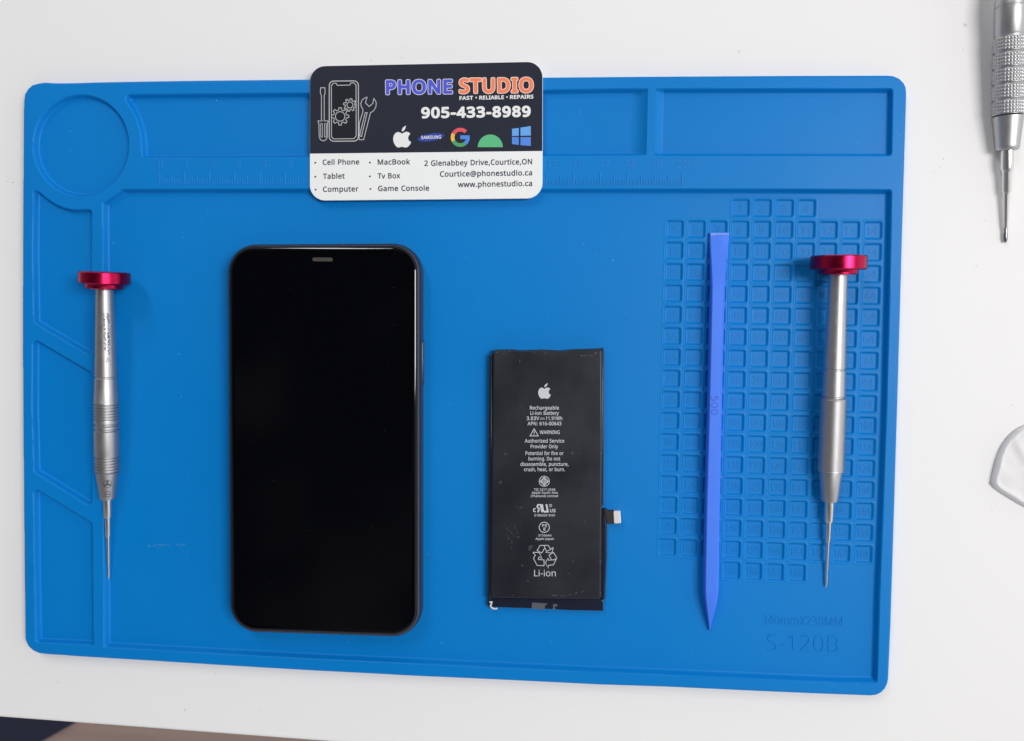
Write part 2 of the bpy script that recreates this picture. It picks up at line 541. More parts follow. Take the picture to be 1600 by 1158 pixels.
# outlines of a plain sans-serif alphabet (thousandths of an em): letter, advance; contours
LETTERS = (
    '0459;419,287 418,242 415,201 409,163 395,112 376,70 349,37 316,12 276,-3 229,-8 170,1 122,27 86,70 60,129 48,176 42,229 39,287 41,346 48,399 58,446 83'
    ',504 119,547 167,573 229,581 287,573 335,547 372,504 399,446 410,399 417,346;110,287 111,238 115,194 121,156 137,111 159,78 190,59 229,52 268,59 298,7'
    '8 320,110 336,156 343,194 347,238 348,287 347,336 343,380 336,417 320,463 298,495 268,515 229,521 190,515 159,495 137,463 121,417 115,380 111,336|1459'
    ';285,0 216,0 216,400 216,422 216,439 217,455 217,470 219,499 207,487 196,477 169,455 108,405 71,452 226,573 285,573|2459;417,0 38,0 38,59 188,210 228,'
    '251 261,287 287,320 306,353 318,387 322,424 315,466 294,496 261,514 221,520 181,517 147,506 115,489 83,466 45,513 68,531 94,548 122,561 153,572 186,57'
    '8 221,581 270,576 313,562 347,540 372,510 388,472 394,428 389,385 375,344 353,305 324,267 288,227 247,185 128,67 128,64 417,64|3459;395,439 392,403 38'
    '1,372 363,347 340,326 310,311 277,302 277,298 337,283 379,255 405,214 413,163 407,116 390,74 360,40 318,14 283,2 241,-6 193,-8 150,-6 110,-1 72,8 36,2'
    '3 36,89 74,73 114,61 155,54 194,51 260,59 305,81 331,117 339,164 335,197 320,223 297,242 265,255 226,263 179,265 123,265 123,326 180,326 223,329 259,3'
    '39 286,356 307,377 319,404 323,434 316,471 295,498 262,516 219,521 190,520 164,515 140,508 117,498 96,487 75,473 39,521 73,544 115,563 163,576 218,581'
    ' 273,576 317,563 352,540 384,495|4459;443,130 359,130 359,0 291,0 291,130 17,130 17,190 286,576 359,576 359,193 443,193;291,374 291,394 291,412 292,42'
    '9 293,444 293,459 294,474 294,487 295,500 292,500 285,485 276,468 266,451 257,438 86,193 291,193|5459;221,351 275,346 322,331 361,307 389,274 407,232 '
    '413,183 407,128 387,81 356,43 314,15 261,-2 199,-8 156,-6 116,0 80,10 51,23 51,90 82,74 121,62 161,55 200,52 239,55 274,65 302,82 323,106 336,137 341,'
    '176 332,225 306,262 262,284 197,292 173,291 146,288 120,284 99,280 64,302 86,573 373,573 373,508 146,508 132,342 148,345 169,348 194,350|6459;44,245 4'
    '6,294 51,342 60,389 75,433 95,474 121,510 155,539 196,562 246,576 306,581 324,580 344,579 362,577 377,573 377,513 362,517 344,520 326,522 308,523 257,'
    '518 216,504 183,483 158,454 139,419 127,380 119,337 115,291 119,291 133,309 150,326 170,339 194,350 223,356 255,358 302,353 342,338 375,313 400,279 41'
    '6,236 421,184 415,129 399,82 372,44 336,15 291,-2 239,-8 199,-4 163,7 130,26 101,54 77,89 59,133 48,185;238,51 284,59 320,84 343,125 351,184 344,233 3'
    '24,271 289,295 241,303 205,299 175,287 150,270 131,248 119,223 115,198 117,172 123,146 133,121 146,99 164,79 185,64 210,55|7459;109,0 344,508 35,508 3'
    '5,573 419,573 419,518 187,0|8459;229,581 276,577 318,565 352,546 378,519 395,485 400,443 396,411 385,383 368,359 346,338 320,319 291,303 325,285 355,2'
    '65 381,242 401,216 414,185 419,148 413,104 395,65 367,34 330,11 284,-3 231,-8 174,-3 126,10 89,33 61,63 45,101 39,146 43,183 56,214 75,241 99,264 128,'
    '283 158,299 131,316 107,336 87,358 71,383 61,411 58,444 63,485 80,518 107,545 141,565 182,577;108,145 116,107 138,76 176,55 229,48 281,55 319,76 342,1'
    '08 350,148 346,174 335,197 317,217 293,235 264,251 229,265 217,270 184,254 157,237 136,219 121,197 111,173;228,524 188,518 155,502 134,476 127,441 130'
    ',414 141,391 157,373 179,357 204,344 232,330 258,343 282,357 302,373 317,392 327,414 330,441 323,476 302,502 270,518|9459;417,328 415,279 410,231 401,'
    '183 387,139 366,99 340,63 306,33 265,11 214,-3 154,-8 137,-8 117,-6 97,-4 82,0 82,60 97,56 115,53 134,50 152,50 204,54 245,68 278,90 303,118 322,153 3'
    '34,192 342,235 346,281 341,281 327,263 310,247 290,233 266,223 237,216 204,214 158,219 118,235 85,260 61,294 45,336 40,387 46,443 63,491 90,529 127,55'
    '7 171,575 223,581 262,577 299,565 332,545 361,518 384,483 402,439 413,388;223,521 178,513 142,488 118,447 110,388 117,339 137,301 171,277 220,269 256,'
    '273 286,285 311,303 330,325 342,349 346,374 344,400 338,426 328,451 315,474 298,493 277,508 252,518|-258;32,184 32,246 226,246 226,184|:215;58,43 61,6'
    '9 72,85 88,94 107,97 126,94 142,85 153,69 157,43 153,18 142,2 126,-8 107,-11 88,-8 72,2 61,18;58,387 61,412 72,429 88,438 107,441 126,438 142,429 153,'
    '412 157,387 153,362 142,345 126,335 107,332 88,335 72,345 61,362|.215;58,43 61,69 72,85 88,94 107,97 126,94 142,85 153,69 157,43 153,18 142,2 126,-8 1'
    '07,-11 88,-8 72,2 61,18|,215;154,84 146,55 136,23 124,-10 111,-42 98,-74 85,-103 33,-103 41,-72 49,-38 56,-3 63,31 68,63 73,93 148,93|@721;674,286 672'
    ',250 666,214 655,181 640,150 620,125 597,105 569,92 536,87 503,93 478,109 460,131 451,157 447,157 430,130 405,107 373,92 334,87 280,98 240,128 215,176'
    ' 207,237 212,286 228,330 253,366 287,394 328,411 377,417 412,415 446,411 477,405 500,398 492,235 491,223 491,215 491,206 494,171 506,151 522,141 540,1'
    '37 563,142 583,158 598,181 609,212 616,248 618,287 615,334 605,376 588,413 553,459 506,492 469,508 429,517 387,520 343,517 302,510 265,498 217,472 177'
    ',437 145,394 123,344 109,288 104,227 107,177 117,133 132,93 167,45 215,10 253,-6 298,-15 347,-18 395,-16 441,-8 483,4 520,16 520,-38 483,-52 442,-62 3'
    '97,-69 347,-71 287,-67 233,-56 185,-36 144,-9 110,25 82,65 62,112 50,166 47,225 49,273 57,319 70,363 88,404 110,440 137,474 169,502 204,527 244,547 28'
    '8,561 335,570 387,573 447,568 502,553 551,529 593,496 628,455 653,406 665,369 672,329;269,235 275,191 290,160 314,143 345,137 383,146 409,171 425,210 '
    '432,258 437,358 425,361 411,364 394,366 378,366 342,362 314,347 294,325 280,298 272,267|(241;32,220 33,263 38,306 45,348 54,389 67,429 83,468 103,504 '
    '125,540 150,573 217,573 182,521 154,465 132,407 116,346 107,284 103,221 105,179 109,139 116,98 126,58 139,19 154,-20 172,-57 192,-92 216,-127 150,-127'
    ' 125,-94 103,-60 83,-24 67,14 54,53 45,94 38,135 33,177|)241;209,220 207,177 203,135 196,94 186,53 173,14 158,-24 139,-60 116,-94 91,-127 25,-127 48,-'
    '92 69,-57 87,-20 102,19 114,58 124,98 131,139 136,179 137,221 136,263 131,304 124,346 114,386 102,426 87,465 69,503 48,539 24,573 91,573 116,540 139,5'
    '04 158,468 173,429 186,389 196,348 203,306 207,263|A512;437,0 368,177 141,177 73,0 0,0 224,575 289,575 512,0;282,415 279,424 274,438 269,455 263,473 2'
    '59,489 255,500 251,484 247,468 242,452 238,438 230,415 165,241 346,241|B521;241,573 307,569 361,558 404,541 434,515 453,478 459,431 456,399 446,371 43'
    '1,347 409,328 382,313 350,304 350,300 384,292 415,279 441,261 461,236 474,203 478,163 472,115 454,74 425,42 385,19 337,5 279,0 78,0 78,573;256,329 318'
    ',335 357,352 377,382 384,423 376,463 351,490 308,506 245,511 150,511 150,329;150,269 150,61 265,61 330,68 371,91 394,125 401,168 398,197 388,221 370,2'
    '41 344,256 307,266 260,269|C507;323,517 280,513 241,502 206,482 178,456 155,423 139,383 129,337 125,286 128,241 135,200 147,164 175,117 213,83 262,62 '
    '322,55 359,57 394,62 427,69 460,78 460,15 427,5 393,-2 356,-7 312,-8 257,-4 208,8 166,28 130,56 101,90 78,131 62,178 52,230 49,287 51,329 57,369 67,40'
    '6 89,456 120,499 159,534 206,559 261,575 324,581 367,578 409,572 448,561 482,547 453,486 425,497 394,508 360,515|D585;536,292 533,231 521,177 501,131 '
    '474,91 439,58 399,33 351,15 297,4 237,0 78,0 78,573 254,573 309,569 359,558 404,540 443,516 476,484 502,446 521,401 533,350;460,289 457,337 449,379 43'
    '5,415 404,457 361,487 308,505 244,511 150,511 150,62 228,62 299,68 357,87 402,119 434,164 454,220|E446;398,0 78,0 78,573 398,573 398,509 150,509 150,3'
    '30 383,330 383,268 150,268 150,63 398,63|F416;150,0 78,0 78,573 398,573 398,509 150,509 150,306 383,306 383,243 150,243|G584;326,302 524,302 524,22 47'
    '8,8 431,-1 380,-6 323,-8 267,-4 217,8 173,28 136,55 105,89 81,130 63,176 52,229 49,286 53,343 65,395 84,442 111,482 145,517 186,544 233,564 286,577 34'
    '6,581 392,578 437,572 478,561 516,547 489,484 457,497 421,508 382,515 342,517 298,514 259,505 225,489 181,455 150,409 136,373 127,332 124,286 127,243 '
    '134,202 146,166 175,119 216,84 251,68 292,58 340,55 375,56 404,59 429,63 452,68 452,238 326,238|H594;516,0 443,0 443,267 150,267 150,0 78,0 78,573 150'
    ',573 150,330 443,330 443,573 516,573|I272;239,0 32,0 32,42 99,57 99,515 32,531 32,573 239,573 239,531 172,515 172,57 239,42|J219;-3,-152 -21,-152 -37,'
    '-150 -51,-146 -63,-142 -63,-81 -49,-84 -35,-87 -20,-88 -5,-89 15,-87 33,-81 50,-70 63,-53 71,-29 74,3 74,573 146,573 146,9 141,-42 128,-82 105,-113 75'
    ',-135 39,-148|K496;496,0 411,0 209,273 150,222 150,0 78,0 78,573 150,573 150,290 174,318 199,345 249,399 403,573 488,573 261,323|L420;78,0 78,573 150,'
    '573 150,64 400,64 400,0|M727;330,0 142,502 139,502 140,484 142,461 143,435 144,407 144,377 144,347 144,0 78,0 78,573 184,573 361,103 364,103 544,573 6'
    '50,573 650,0 578,0 578,352 578,380 579,408 580,435 581,460 583,482 584,501 581,501 390,0|N609;532,0 447,0 141,476 138,476 139,455 141,432 142,406 143,'
    '378 144,349 144,320 144,0 78,0 78,573 161,573 467,99 470,99 469,115 468,137 467,164 466,193 465,223 464,249 464,573 532,573|O626;577,287 576,244 570,2'
    '04 561,166 540,116 510,73 473,38 428,13 375,-3 314,-8 251,-3 196,13 151,39 114,73 85,116 65,167 56,204 51,245 49,288 52,344 62,396 78,442 100,482 130,'
    '517 166,545 208,565 258,577 314,581 369,577 417,565 459,545 495,517 524,483 547,442 564,396 574,344;125,287 127,241 134,200 145,163 171,117 207,83 255'
    ',62 314,55 373,62 420,83 456,117 481,163 492,200 499,241 501,287 496,354 481,411 456,457 421,491 373,511 314,518 255,511 207,490 171,457 145,411 134,3'
    '74 127,333|P485;229,573 297,568 352,553 393,528 421,495 439,454 444,404 441,370 433,336 417,306 395,278 364,255 324,238 275,227 216,223 150,223 150,0 '
    '78,0 78,573;223,511 150,511 150,285 208,285 258,288 298,296 330,311 352,334 365,363 370,401 361,449 334,484 289,504|Q626;577,287 575,242 569,200 559,1'
    '60 535,108 503,64 461,30 411,6 548,-136 444,-136 334,-7 324,-8 314,-8 251,-3 196,13 151,39 114,73 85,116 65,167 56,204 51,245 49,288 52,344 62,396 78,'
    '442 100,482 130,517 166,545 208,565 258,577 314,581 369,577 417,565 459,545 495,517 524,483 547,442 564,396 574,344;125,287 127,241 134,200 145,163 17'
    '1,117 207,83 255,62 314,55 373,62 420,83 456,117 481,163 492,200 499,241 501,287 496,354 481,411 456,457 421,491 373,511 314,518 255,511 207,490 171,4'
    '57 145,411 134,374 127,333|R499;236,573 301,568 353,555 393,532 422,500 439,460 444,410 440,368 427,334 408,306 385,285 358,269 330,257 487,0 403,0 26'
    '4,237 150,237 150,0 78,0 78,573;232,510 150,510 150,298 236,298 296,304 338,325 362,359 370,407 366,440 355,467 336,486 310,500 275,507|S440;403,153 3'
    '96,106 378,66 348,35 307,11 257,-3 198,-8 167,-7 137,-5 109,-1 83,4 61,11 41,19 41,88 73,76 113,65 156,57 201,55 240,57 273,66 298,79 316,98 327,120 3'
    '30,147 327,173 318,194 302,213 277,230 242,247 196,265 161,279 131,294 106,311 85,330 69,351 57,375 50,403 48,435 54,477 71,513 99,542 136,563 180,576'
    ' 231,581 276,578 318,572 355,562 389,549 366,487 336,499 302,508 266,515 229,517 196,515 169,507 148,494 133,478 124,457 121,434 124,407 133,386 149,3'
    '67 172,351 204,335 246,318 293,299 332,279 362,255 385,228 398,194|T446;259,0 187,0 187,509 8,509 8,573 437,573 437,509 259,509|U586;513,202 507,146 4'
    '89,95 459,52 416,20 380,4 338,-5 290,-8 225,-2 171,18 128,50 97,93 78,144 72,204 72,573 144,573 144,201 154,139 182,93 228,64 294,55 342,59 379,73 407'
    ',96 427,126 438,161 442,202 442,573 513,573|V481;481,573 277,0 204,0 0,573 75,573 204,205 213,182 220,160 226,139 231,119 236,100 241,80 245,100 250,1'
    '19 255,140 262,161 269,183 277,207 405,573|W746;735,573 583,0 510,0 399,375 394,392 389,410 384,427 380,443 373,471 371,481 370,488 367,471 364,458 36'
    '1,443 352,409 348,391 342,373 234,0 161,0 10,573 85,573 174,223 179,205 183,186 187,169 190,151 194,134 196,118 201,87 204,103 206,119 210,137 213,154'
    ' 218,173 222,191 227,209 232,227 333,573 407,573 512,225 518,206 523,187 527,169 532,151 535,133 538,117 544,87 547,107 550,129 555,151 560,175 566,19'
    '9 572,224 660,573|X470;467,0 385,0 233,249 79,0 3,0 193,298 15,573 95,573 236,348 377,573 453,573 276,300|Y454;227,291 376,573 454,573 263,222 263,0 1'
    '91,0 191,219 0,573 79,573|Z459;427,0 30,0 30,55 332,508 40,508 40,573 419,573 419,518 118,64 427,64|a450;231,437 279,433 318,422 347,403 376,358 385,2'
    '93 385,0 334,0 320,61 317,61 298,40 279,22 258,9 234,-1 206,-6 172,-8 136,-5 103,6 75,23 55,48 41,80 37,119 50,176 87,219 127,238 179,251 243,257 316,'
    '259 316,285 310,330 293,359 265,375 227,380 194,378 163,370 133,359 106,347 84,400 115,414 151,426 190,434;252,208 184,200 141,182 118,155 110,119 115'
    ',87 132,66 157,53 188,49 238,56 279,79 306,117 315,172 315,210|b493;139,461 138,435 138,410 136,389 135,373 139,373 161,398 189,419 226,432 272,437 32'
    '2,431 365,412 401,381 428,338 444,283 449,215 447,168 439,127 427,91 400,48 365,17 322,-2 272,-8 226,-3 189,10 161,31 139,55 133,55 119,0 68,0 68,609 '
    '139,609;260,379 219,374 188,361 165,339 150,308 142,268 139,217 139,214 142,165 150,125 165,93 202,61 261,51 312,61 348,93 363,126 373,166 376,216 373'
    ',265 363,306 348,338 311,368|c385;241,-8 187,-2 139,15 99,45 69,87 55,123 47,165 44,213 47,262 56,305 71,342 102,385 142,415 191,432 245,438 278,436 3'
    '09,431 336,424 358,415 337,356 316,363 292,370 267,374 244,376 204,371 172,358 148,335 131,303 120,263 117,213 120,166 131,126 148,94 172,71 202,58 24'
    '0,53 273,55 302,60 328,68 351,78 351,15 328,5 304,-2 275,-7|d493;221,-8 171,-2 128,17 92,48 65,91 49,146 44,214 49,282 66,338 93,381 128,413 171,432 2'
    '21,438 253,436 280,429 303,420 323,407 340,391 354,374 359,374 358,387 356,405 355,424 354,438 354,609 425,609 425,0 368,0 358,58 354,58 340,40 323,24'
    ' 303,11 279,1 252,-6;232,51 290,60 328,88 348,135 355,200 355,213 352,263 343,304 329,336 291,369 231,379 181,368 146,334 130,300 120,260 117,213 120,'
    '165 130,125 146,93 181,61|e452;234,438 286,432 329,414 364,385 390,346 406,299 411,244 411,201 117,201 127,137 154,90 197,62 254,52 293,54 327,60 359,'
    '69 392,82 392,20 359,8 327,-1 292,-6 251,-8 194,-2 143,17 101,48 70,91 56,126 47,167 44,212 47,257 55,297 68,333 96,378 134,411 181,431;233,380 188,37'
    '2 154,348 130,309 119,257 338,257 335,292 326,322 312,346 292,364 266,376|f276;266,375 158,375 158,0 87,0 87,375 12,375 12,408 87,432 87,457 92,507 10'
    '4,547 124,577 152,597 186,609 227,613 252,612 274,609 294,604 310,599 292,544 278,548 262,552 245,555 228,556 197,550 175,532 162,502 158,458 158,430 '
    '266,430|g493;221,438 261,434 297,422 329,402 355,373 359,373 369,430 425,430 425,-7 420,-63 404,-109 378,-146 341,-172 293,-187 233,-192 188,-191 147,'
    '-186 110,-177 78,-165 78,-100 111,-114 149,-125 191,-132 237,-134 286,-126 324,-101 347,-63 355,-13 355,4 355,16 356,32 357,47 358,57 354,57 329,28 29'
    '9,8 263,-4 221,-8 170,-2 126,18 91,51 65,95 49,149 44,214 49,278 65,332 91,377 126,411 169,431;230,379 197,374 169,359 147,336 130,303 120,262 117,213'
    ' 120,165 130,124 146,92 182,60 232,50 262,52 288,58 309,69 326,85 340,105 349,131 354,161 356,197 356,214 353,267 343,309 326,340 302,362 270,374|h496'
    ';139,431 138,415 138,399 136,384 135,370 140,370 155,391 174,407 196,420 221,429 247,435 273,437 321,433 360,421 391,400 413,370 426,330 431,280 431,0'
    ' 361,0 361,275 355,321 338,353 308,372 265,379 222,374 189,360 166,338 150,308 142,269 139,222 139,0 68,0 68,609 139,609|i207;139,430 139,0 68,0 68,43'
    '0;104,591 119,588 133,580 142,566 145,546 142,526 133,512 119,504 104,501 88,504 75,512 66,526 63,546 66,566 75,580 88,588|j207;18,-192 -1,-192 -18,-1'
    '90 -32,-187 -44,-183 -44,-126 -32,-129 -19,-132 -6,-133 9,-134 32,-130 51,-120 64,-100 68,-67 68,430 139,430 139,-64 136,-101 126,-133 110,-159 87,-17'
    '7 56,-189;63,546 66,566 75,580 88,588 104,591 119,588 133,580 142,566 145,546 142,526 133,512 119,504 104,501 88,504 75,512 66,526|k428;138,291 138,27'
    '6 137,257 135,221 138,221 144,229 152,240 172,264 181,276 189,285 326,430 409,430 235,246 421,0 336,0 187,200 138,158 138,0 68,0 68,609 138,609|l207;1'
    '39,0 68,0 68,609 139,609|m750;540,438 603,429 649,401 669,371 681,330 685,280 685,0 615,0 615,277 610,321 594,353 567,372 528,379 474,369 438,342 418,'
    '298 411,237 411,0 342,0 342,277 339,308 332,333 320,353 303,367 281,376 253,379 215,374 185,360 164,338 150,308 141,269 139,223 139,0 68,0 68,430 125,'
    '430 136,371 140,371 155,392 173,409 194,422 217,431 241,436 266,438 312,433 349,420 378,398 398,366 402,366 427,398 461,420 499,433|n496;275,438 322,4'
    '34 361,421 391,401 413,371 426,330 431,280 431,0 361,0 361,275 355,321 338,353 308,372 265,379 204,368 166,338 146,289 139,223 139,0 68,0 68,430 125,4'
    '30 136,371 140,371 156,392 175,409 198,422 222,431 248,436|o485;442,216 438,165 428,121 411,82 388,51 359,25 324,7 285,-4 241,-8 200,-4 163,7 129,25 1'
    '00,51 77,82 59,121 48,165 44,216 47,261 55,301 68,336 97,380 137,412 186,431 244,438 299,431 347,412 387,380 417,336 431,301 439,261;117,216 120,169 1'
    '30,128 147,95 172,71 203,56 243,51 282,56 314,71 339,95 356,128 366,169 369,216 365,263 355,303 338,335 314,359 282,374 242,379 185,368 147,335 130,30'
    '3 120,263|p493;273,438 322,432 365,413 401,383 428,339 444,284 449,216 447,170 439,129 427,93 401,49 365,17 322,-2 272,-8 241,-6 213,1 190,11 170,24 1'
    '53,38 139,55 134,55 136,39 137,20 138,1 139,-16 139,-192 68,-192 68,430 126,430 136,371 139,371 153,389 170,405 189,419 213,429 240,436;260,379 221,37'
    '4 190,362 167,342 152,313 142,275 139,229 139,216 142,167 150,126 165,93 188,70 220,55 261,51 297,56 326,72 348,98 364,131 373,171 376,217 373,262 363'
    ',302 348,334 311,367|q493;354,-9 355,7 355,25 356,43 358,58 354,58 332,32 303,11 266,-3 219,-8 170,-2 128,17 93,48 66,91 49,146 44,214 47,261 54,302 6'
    '7,338 93,381 129,413 172,432 221,438 267,433 304,419 333,397 355,371 358,371 369,430 425,430 425,-192 354,-192;233,51 272,55 304,67 327,87 342,116 352'
    ',153 355,199 355,213 352,263 343,305 328,337 290,369 231,379 181,368 145,334 130,300 120,260 117,213 120,165 130,126 146,93 182,61|r331;269,438 281,43'
    '8 295,437 308,435 319,433 310,368 299,370 287,372 275,373 264,374 240,371 217,363 195,351 176,334 161,313 149,289 141,261 139,229 139,0 68,0 68,430 12'
    '6,430 134,351 137,351 152,374 170,395 191,413 214,426 240,435|s384;348,119 343,80 327,49 302,24 268,6 226,-4 176,-8 135,-6 99,-1 68,8 42,19 42,83 70,7'
    '1 104,60 141,52 178,49 224,53 256,66 274,86 280,112 278,128 271,141 259,154 239,167 212,180 174,196 135,212 103,228 76,245 57,266 45,292 41,324 52,372'
    ' 85,408 118,425 157,435 202,438 240,436 275,430 308,421 339,409 315,353 287,363 258,372 228,378 197,380 159,377 131,366 114,350 108,328 111,312 119,29'
    '8 133,286 154,274 182,261 219,246 257,231 289,215 314,197 333,176 344,150|t289;212,50 228,50 245,53 260,55 272,59 272,5 258,0 240,-4 219,-7 200,-8 167'
    ',-5 138,4 112,20 91,44 78,79 74,125 74,375 13,375 13,409 75,437 103,528 144,528 144,430 269,430 269,375 144,375 144,127 149,93 163,69 185,54|u496;427,'
    '430 427,0 370,0 359,57 356,57 340,36 321,20 298,8 273,-1 247,-6 220,-8 173,-4 134,8 103,29 81,59 68,99 63,148 63,430 135,430 135,153 141,108 158,76 18'
    '8,57 230,51 273,55 306,69 330,91 345,121 354,160 357,206 357,430|v407;163,0 0,430 75,430 167,176 173,158 180,137 187,116 193,96 198,78 201,63 204,63 2'
    '08,78 214,96 220,117 227,138 234,158 241,176 332,430 407,430 244,0|w630;346,243 336,276 331,292 328,308 321,335 318,347 316,357 313,357 311,347 308,33'
    '5 305,322 302,307 298,292 294,275 289,259 284,242 207,1 127,1 9,431 82,431 141,201 147,178 153,154 158,131 163,109 167,90 169,73 172,73 175,84 178,97 '
    '185,128 189,144 193,160 197,175 201,188 277,431 354,431 428,188 434,169 440,149 446,129 451,109 455,90 457,74 460,74 463,89 466,108 471,129 477,153 48'
    '3,177 489,201 549,431 621,431 502,1 419,1|x424;170,220 22,430 102,430 213,268 322,430 402,430 253,220 410,0 330,0 213,172 94,0 14,0|y409;1,430 76,430 '
    '169,185 177,164 184,144 191,124 196,105 201,86 205,68 209,68 215,91 224,121 234,153 245,186 333,430 409,430 224,-59 207,-97 188,-130 165,-156 138,-176'
    ' 106,-188 67,-192 49,-192 34,-190 20,-188 9,-186 9,-130 19,-132 30,-133 43,-134 56,-135 79,-132 99,-126 116,-114 130,-99 142,-80 152,-59 174,-2|z377;3'
    '46,0 31,0 31,47 262,375 45,375 45,430 340,430 340,377 112,55 346,55'
)
ALPHABET = {}
for _e in LETTERS.split('|'):
    _h, *_c = _e[1:].split(';')
    ALPHABET[_e[0]] = (int(_h) / 1000, [[tuple(int(q) / 1000 for q in p.split(',')) for p in c.split(' ')] for c in _c])
ALPHABET[' '] = (0.25, [])
_GLYPH = {}
_CONTOUR = {}


def thick_contours(ch, bold):
    """contours of a letter grown (or thinned) by `bold`, traced on a distance field so that they never cross"""
    key = (ch, bold)
    if key in _CONTOUR:
        return _CONTOUR[key]
    adv, cons = ALPHABET[ch]
    if not cons or abs(bold) < 1e-6:
        return [np.array(c) for c in cons]
    P = np.concatenate([np.array(c) for c in cons])
    lo, hi = P.min(0) - max(bold, 0) - 0.03, P.max(0) + max(bold, 0) + 0.03
    st = 0.0105
    xs, ys = np.arange(lo[0], hi[0] + st, st) + 0.00037, np.arange(lo[1], hi[1] + st, st) + 0.00041
    gx_, gy_ = np.meshgrid(xs, ys)
    best = np.full(gx_.shape, 1e9)
    ins = np.zeros(gx_.shape, bool)
    for c in cons:
        for k in range(len(c)):
            (ax, ay), (bx, by) = c[k], c[(k + 1) % len(c)]
            ex, ey = bx - ax, by - ay
            t = np.clip(((gx_ - ax) * ex + (gy_ - ay) * ey) / (ex * ex + ey * ey + 1e-12), 0, 1)
            best = np.minimum(best, (gx_ - ax - t * ex) ** 2 + (gy_ - ay - t * ey) ** 2)
            ins ^= ((ay > gy_) != (by > gy_)) & (gx_ < (bx - ax) * (gy_ - ay) / (by - ay + 1e-15) + ax)
    F = np.where(ins, 1, -1) * np.sqrt(best) + bold
    F = np.where(np.abs(F) < 1e-7, 1e-7, F)
    nxt = {}
    ny, nx = F.shape

    def cut(i0, j0, i1, j1):
        a_, b_ = F[j0, i0], F[j1, i1]
        t = a_ / (a_ - b_)
        return (xs[i0] + (xs[i1] - xs[i0]) * t, ys[j0] + (ys[j1] - ys[j0]) * t)
    pts = {}
    S = F > 0
    mixed = np.argwhere((S[:-1, :-1] != S[:-1, 1:]) | (S[:-1, :-1] != S[1:, :-1]) | (S[:-1, :-1] != S[1:, 1:]))
    for jj, ii in mixed:
        cor = [(ii, jj), (ii + 1, jj), (ii + 1, jj + 1), (ii, jj + 1)]
        ent, ext = [], []
        for k in range(4):
            a_, b_ = cor[k], cor[(k + 1) % 4]
            sa_, sb_ = S[a_[1], a_[0]], S[b_[1], b_[0]]
            if sa_ != sb_:
                e_ = (min(a_, b_), max(a_, b_))
                if e_ not in pts:
                    pts[e_] = cut(*e_[0], *e_[1])
                (ext if sa_ else ent).append((k, e_))
        # ink on the left: walk from the edge where we leave it to the next edge where we meet it
        for k, e_ in ext:
            best_ = min(ent, key=lambda q: (k - q[0]) % 4)
            nxt[e_] = best_[1]
    out = []
    while nxt:
        a0, cur = nxt.popitem()
        loop = [a0]
        while cur != a0:
            loop.append(cur)
            cur = nxt.pop(cur, a0)
        p = np.array([pts[q] for q in loop])
        # drop points on straight runs
        keep_ = [0]
        for k in range(1, len(p) - 1):
            a_, b_ = p[keep_[-1]], p[k + 1]
            d_ = b_ - a_
            L_ = np.linalg.norm(d_) + 1e-9
            seg = p[keep_[-1] + 1:k + 1] - a_
            if np.abs(seg[:, 0] * d_[1] - seg[:, 1] * d_[0]).max() / L_ > 0.0022:
                keep_.append(k)
        keep_.append(len(p) - 1)
        if len(keep_) > 3:
            out.append(p[keep_])
    _CONTOUR[key] = out
    return out


def glyphs(body, bold=0.0, track=None, depth=0.0):
    """filled letters of unit size, thickened by `bold`; neighbours lie a hair apart so that they may touch"""
    key = (body, bold, track, depth)
    if key in _GLYPH:
        return _GLYPH[key]
    if track is None:
        track = 1.2 * max(bold, 0)
    V, Fc, pen, n = [], [], 0.0, 0
    for k, ch in enumerate(body):
        one = (ch, bold, depth)
        if one not in _GLYPH:
            c = bpy.data.curves.new('glyphs', 'CURVE')
            c.dimensions = '2D'
            c.fill_mode = 'BOTH'
            c.extrude = depth
            for p in thick_contours(ch, bold):
                sp = c.splines.new('POLY')
                sp.points.add(len(p) - 1)
                for q, (x, y) in zip(sp.points, p):
                    q.co = (x, y, 0, 1)
                sp.use_cyclic_u = True
            o = bpy.data.objects.new('glyphs', c)
            COL.objects.link(o)
            dg = bpy.context.evaluated_depsgraph_get()
            me = bpy.data.meshes.new_from_object(o.evaluated_get(dg))
            _GLYPH[one] = (np.array([tuple(q.co) for q in me.vertices]).reshape(-1, 3), [tuple(p.vertices) for p in me.polygons])
            bpy.data.objects.remove(o)
            bpy.data.curves.remove(c)
            bpy.data.meshes.remove(me)
        v, f = _GLYPH[one]
        if len(v):
            w = v + np.array([pen, 0, 0])
            if depth == 0:
                w[:, 2] = 0.006 * (k % 2)
            V.append(w)
            Fc += [tuple(t + n for t in q) for q in f]
            n += len(v)
        pen += ALPHABET[ch][0] + track
    _GLYPH[key] = (np.concatenate(V), Fc)
    return _GLYPH[key]


def glyph_height(bold=0.0):
    v, _ = glyphs('H', bold)
    return v[:, 1].max()


def relief_text(body, p0, p1, cap, z, rise, bold=0.0):
    """raised letters on the plane z, placed by photo pixels; returns verts, faces"""
    v, f = glyphs(body, bold, None, 0.05)
    x0, x1 = v[:, 0].min(), v[:, 0].max()
    h = glyph_height(bold)
    a, b = at(*p0, z), at(*p1, z)
    e = (b - a)[:2]
    mmcap = cap * CAM_POS[2] / FOCAL * (CAM_POS[2] - z) / CAM_POS[2]
    g = np.array([-e[1], e[0]]) / np.linalg.norm(e)
    out = []
    for x, y, q in v:
        s = a[:2] + e * (x - x0) / (x1 - x0) + g * (y * mmcap / h)
        out.append((s[0], s[1], z + (rise if q > 0 else -0.15)))
    return out, f


